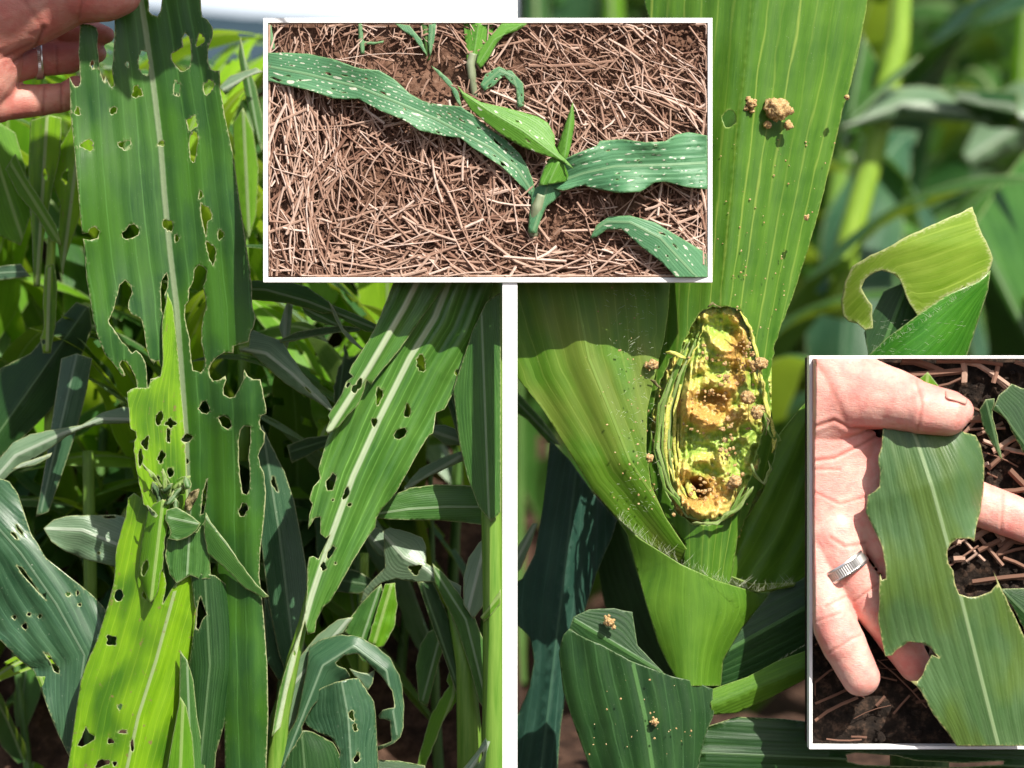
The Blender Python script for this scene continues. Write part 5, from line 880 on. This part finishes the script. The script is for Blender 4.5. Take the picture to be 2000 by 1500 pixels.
# ---------------------------------------------------------------- the corn field behind: built once per kind, then copied
def strip3(name, mat, L, W, up, arch, droop, twist, parent, seed, n=22):
    """a blade leaving the stalk: rises, arches over and hangs"""
    rnd = random.Random(seed); V = []; Fc = []; dm = []; ed = []; uv = []; p = Vector((0, 0, 0)); el = up; roll = rnd.uniform(-.5, .5); m_ = 8; yaw = 0
    for i in range(n+1):
        f = i/n; wv = W*(min(1, f*6+.35))*(1-f**2.4)**.8*(1+.05*math.sin(f*25+seed)); d = Vector((math.cos(el)*math.cos(yaw), math.cos(el)*math.sin(yaw), math.sin(el))); sd = Vector((-math.sin(yaw), math.cos(yaw), 0)); nrm = d.cross(sd)
        rr = roll*f+twist*f*f; s2 = sd*math.cos(rr)+nrm*math.sin(rr); n2 = d.cross(s2)
        for j in range(m_+1):
            u = j/m_*2-1; off = s2*(u*wv)+n2*(-abs(u)*wv*.35+wv*.14*math.sin(f*18+seed+(3 if u > 0 else 0))*u*u*1.2)
            q = p+off; V.append(tuple(q)); dm.append(abs(u)*wv/U(1)); ed.append((1-abs(u))*wv/U(1)+.3); uv.append((u+seed*1.3, f*L/U(100)+seed, 0))
        p = p+d*(L/n); el -= (arch*(f**.8)+.02)*(1 if f < .8 else droop); yaw += rnd.uniform(-.03, .03)
    holes_ = set()
    for h in range(rnd.randint(2, 7)):
        hi = rnd.randint(2, n-3); hj = rnd.randint(0, m_-2)
        for a in range(rnd.randint(1, 2)):
            for b in range(rnd.randint(1, 2)): holes_.add((hi+a, hj+b))
    for i in range(n):
        for j in range(m_):
            if (i, j) in holes_: continue
            a = i*(m_+1)+j; Fc.append((a, a+1, a+m_+2, a+m_+1))
    o = mesh_obj(name, V, Fc, mat, None, True, {'dm': dm, 'edge': ed}, uv); o.parent = parent; return o
def proto(seed, mats, H, n, Lf, Wf):
    rnd = random.Random(seed); r = bpy.data.objects.new('corn_plant', None); COL.objects.link(r)
    V = []; Fc = []; m_ = 9; k_ = 24
    for i in range(k_+1):
        f = i/k_; z = H*f*.95; R = U(13)*(1-.6*f)*(1+.12*(abs((f*n) % 1-.5) > .46)); bx = math.sin(f*3+seed)*U(8)
        for j in range(m_): t_ = 2*math.pi*j/m_; V.append((bx+R*math.cos(t_), R*math.sin(t_), z))
    for i in range(k_):
        for j in range(m_): Fc.append((i*m_+j, i*m_+(j+1) % m_, (i+1)*m_+(j+1) % m_, (i+1)*m_+j))
    s_ = mesh_obj('stalk', V, Fc, M['stalkd'], None); s_.parent = r; az = rnd.uniform(0, 6.28)
    for i in range(n):
        f = (i+.6)/n; o = strip3('leaf', M[mats[i % len(mats)]], Lf*rnd.uniform(.95, 1.5)*(1-.35*max(0, f-.6)), Wf*rnd.uniform(1.15, 1.9), rnd.uniform(.75, 1.25)+.25*f, rnd.uniform(.05, .14)*(1.25-.7*f), rnd.uniform(.8, 1.4), rnd.uniform(-1, 1), r, seed*10+i)
        o.location = (0, 0, H*f*.93); o.rotation_euler = (0, 0, az+i*math.pi+rnd.uniform(-.7, .7))
    return r
kinds = [proto(1, ['bgl', 'bgd', 'mid'], .26, 8, .20, .0125), proto(2, ['bgd', 'blue', 'mid'], .22, 8, .22, .014), proto(3, ['bgy', 'bgl'], .30, 7, .19, .012), proto(4, ['pale', 'bgd', 'dark'], .24, 9, .21, .013), proto(5, ['bgl', 'lime2', 'bgd'], .28, 8, .23, .0135)]
DESC = ['fresh green corn plant', 'dark blue green corn plant', 'yellow green sunlit corn plant', 'grey green arching corn plant', 'leafy mid green corn plant']
first = {}
def place(ki, X, Yu, sc, rz, lab, grp, lim, tilt=(0, 0)):
    src = kinds[ki]; z = ground_z(X, Yu)-.05; loc = Vector((X*S, Yu*S, z*S+Z0))
    use = src if ki not in first else None
    kids = [c for c in bpy.data.objects if c.parent == src] if ki not in KIDS else KIDS[ki]; KIDS[ki] = kids
    r = src if ki not in first else src.copy(); lab = lab[:1].lower()+lab[1:]
    mt = Matrix.Translation(loc) @ Matrix.Rotation(tilt[0], 4, 'X') @ Matrix.Rotation(tilt[1], 4, 'Y') @ Matrix.Rotation(rz, 4, 'Z') @ Matrix.Diagonal((sc, sc, sc, 1))
    keep = []
    for c in kids:
        me = c.data; mm = mt @ (Matrix.Translation(Vector(c.get('l0', c.location))) @ Matrix.Rotation(c.rotation_euler.z, 4, 'Z'))
        co = np.array([v.co[:] for v in list(me.vertices)[::7]]); co = co @ np.array(mm)[:3, :3].T+np.array(mm)[:3, 3]
        if c.name.startswith('leaf'):
            yy = np.maximum(co[:, 1], 1e-3); px = co[:, 0]/yy*F+1000; py = 750-(co[:, 2]-Z0)/yy*F
            if lim(px, py, yy).any(): continue
        keep.append(c)
    if ki in first: COL.objects.link(r)
    r.location = loc; r.rotation_euler = mt.to_euler(); r.scale = (sc, sc, sc)
    if ki in first:
        for c in keep: d = c.copy(); COL.objects.link(d); d.parent = r
    else: first[ki] = (r, [c for c in kids if c not in keep])
    tag(r, lab, 'corn plant', grp); return r
KIDS = {}
# order of prototypes: keep every leaf on the master, so the master stands far from both borders
LIML = lambda px, py, yy: ((px > 975) & (yy > 9.5*S)) | (yy < 10.12*S) | ((py < 62) & (px > 215))
LIMR = lambda px, py, yy: (px < 1015) | (yy < 11.5*S)
rows = []
for Yu, n in ((10.85, 6), (11.05, 7), (11.35, 7), (11.65, 7), (11.95, 7), (12.3, 8), (12.7, 9), (13.1, 10)):
    for i in range(n):
        px = -60+(1040)*(i+.5)/n+random.uniform(-35, 35); rows.append((px, Yu+random.uniform(-.1, .1)))
G = 'corn plants of the field behind the torn leaves'
ORD = ['first', 'second', 'third', 'fourth', 'fifth', 'sixth', 'seventh', 'eighth', 'ninth', 'tenth', 'eleventh']
rc = {}
CNT = [6, 7, 7, 7, 7, 8, 9, 10]
whereL = [ORD[i]+' from the left in the '+ORD[k_]+' field row' for k_, n in enumerate(CNT) for i in range(n)]
for q, (px, Yu) in enumerate(rows):
    ki = q % 5 if q < 5 else random.choice([0, 1, 0, 3, 4, 4, 2] if px > 300 or Yu < 11.5 else [2, 2, 4, 0, 2])
    X = (px-1000)/F*Yu; sc = random.uniform(.85, 1.15)*(1.0 if Yu > 11.3 else .85)
    while px > 190 and 750-(ground_z(X, Yu)+sc*.30/S)/Yu*F < 75 and sc > .3: sc *= .92
    place(ki, X, Yu, sc, random.uniform(0, 6.28), DESC[ki]+', '+whereL[q], G, LIML, (random.uniform(-.12, .12), random.uniform(-.15, .15)))
G2 = 'blurred corn plants far behind the chewed stalk'
for rw, Yu0 in enumerate((17, 21, 25, 30, 36)):
    for c_ in range(5):
        Yu = Yu0+random.uniform(-.5, .5); px = 1040+210*c_+((rw*67) % 150)+random.uniform(-30, 30); X = (px-1000)/F*Yu; ki = random.choice([1, 1, 3, 1, 1])
        place(ki, X, Yu, random.uniform(2.2, 3.3)*Yu/26, random.uniform(0, 6.28), 'blurred '+DESC[ki]+', '+ORD[c_]+' from the post in the '+ORD[rw]+' far row', G2, LIMR, (random.uniform(-.1, .1), random.uniform(-.15, .15)))
# unseen plant added above the frame to throw shade on hand and held leaf
ov = thing('corn_plant', Vector((-2.9*S, 8.7*S, Z0-1.78*S)), 'added unseen corn plant whose broad leaves shade the hand from above the picture', 'corn plant')
for q, (x, y, w2, l2) in enumerate(((390, -690, 120, 300), (560, -640, 60, 220), (300, -860, 120, 300), (340, -830, 135, 230))):
    pts = [(x-l2*1.2, y-60), (x-l2*.5, y-10), (x, y), (x+l2*.55, y+40), (x+l2, y+130)]
    blade('leaf', M['mid'], band(pts, [w2*.6, w2, w2, w2*.75, 6]), pts, 8.7-.1*q, ov, (), fold=.06, wave=(.03, 200), res=22, seed=q+1)
tube('stalk', M['stalk'], [(-700, 1790, 8.7, 45), (-560, 700, 8.7, 38), (-380, -200, 8.7, 30), (20, -600, 8.7, 16)], ov)
for ki, (r, drop) in first.items():
    for c in drop: bpy.data.objects.remove(c)
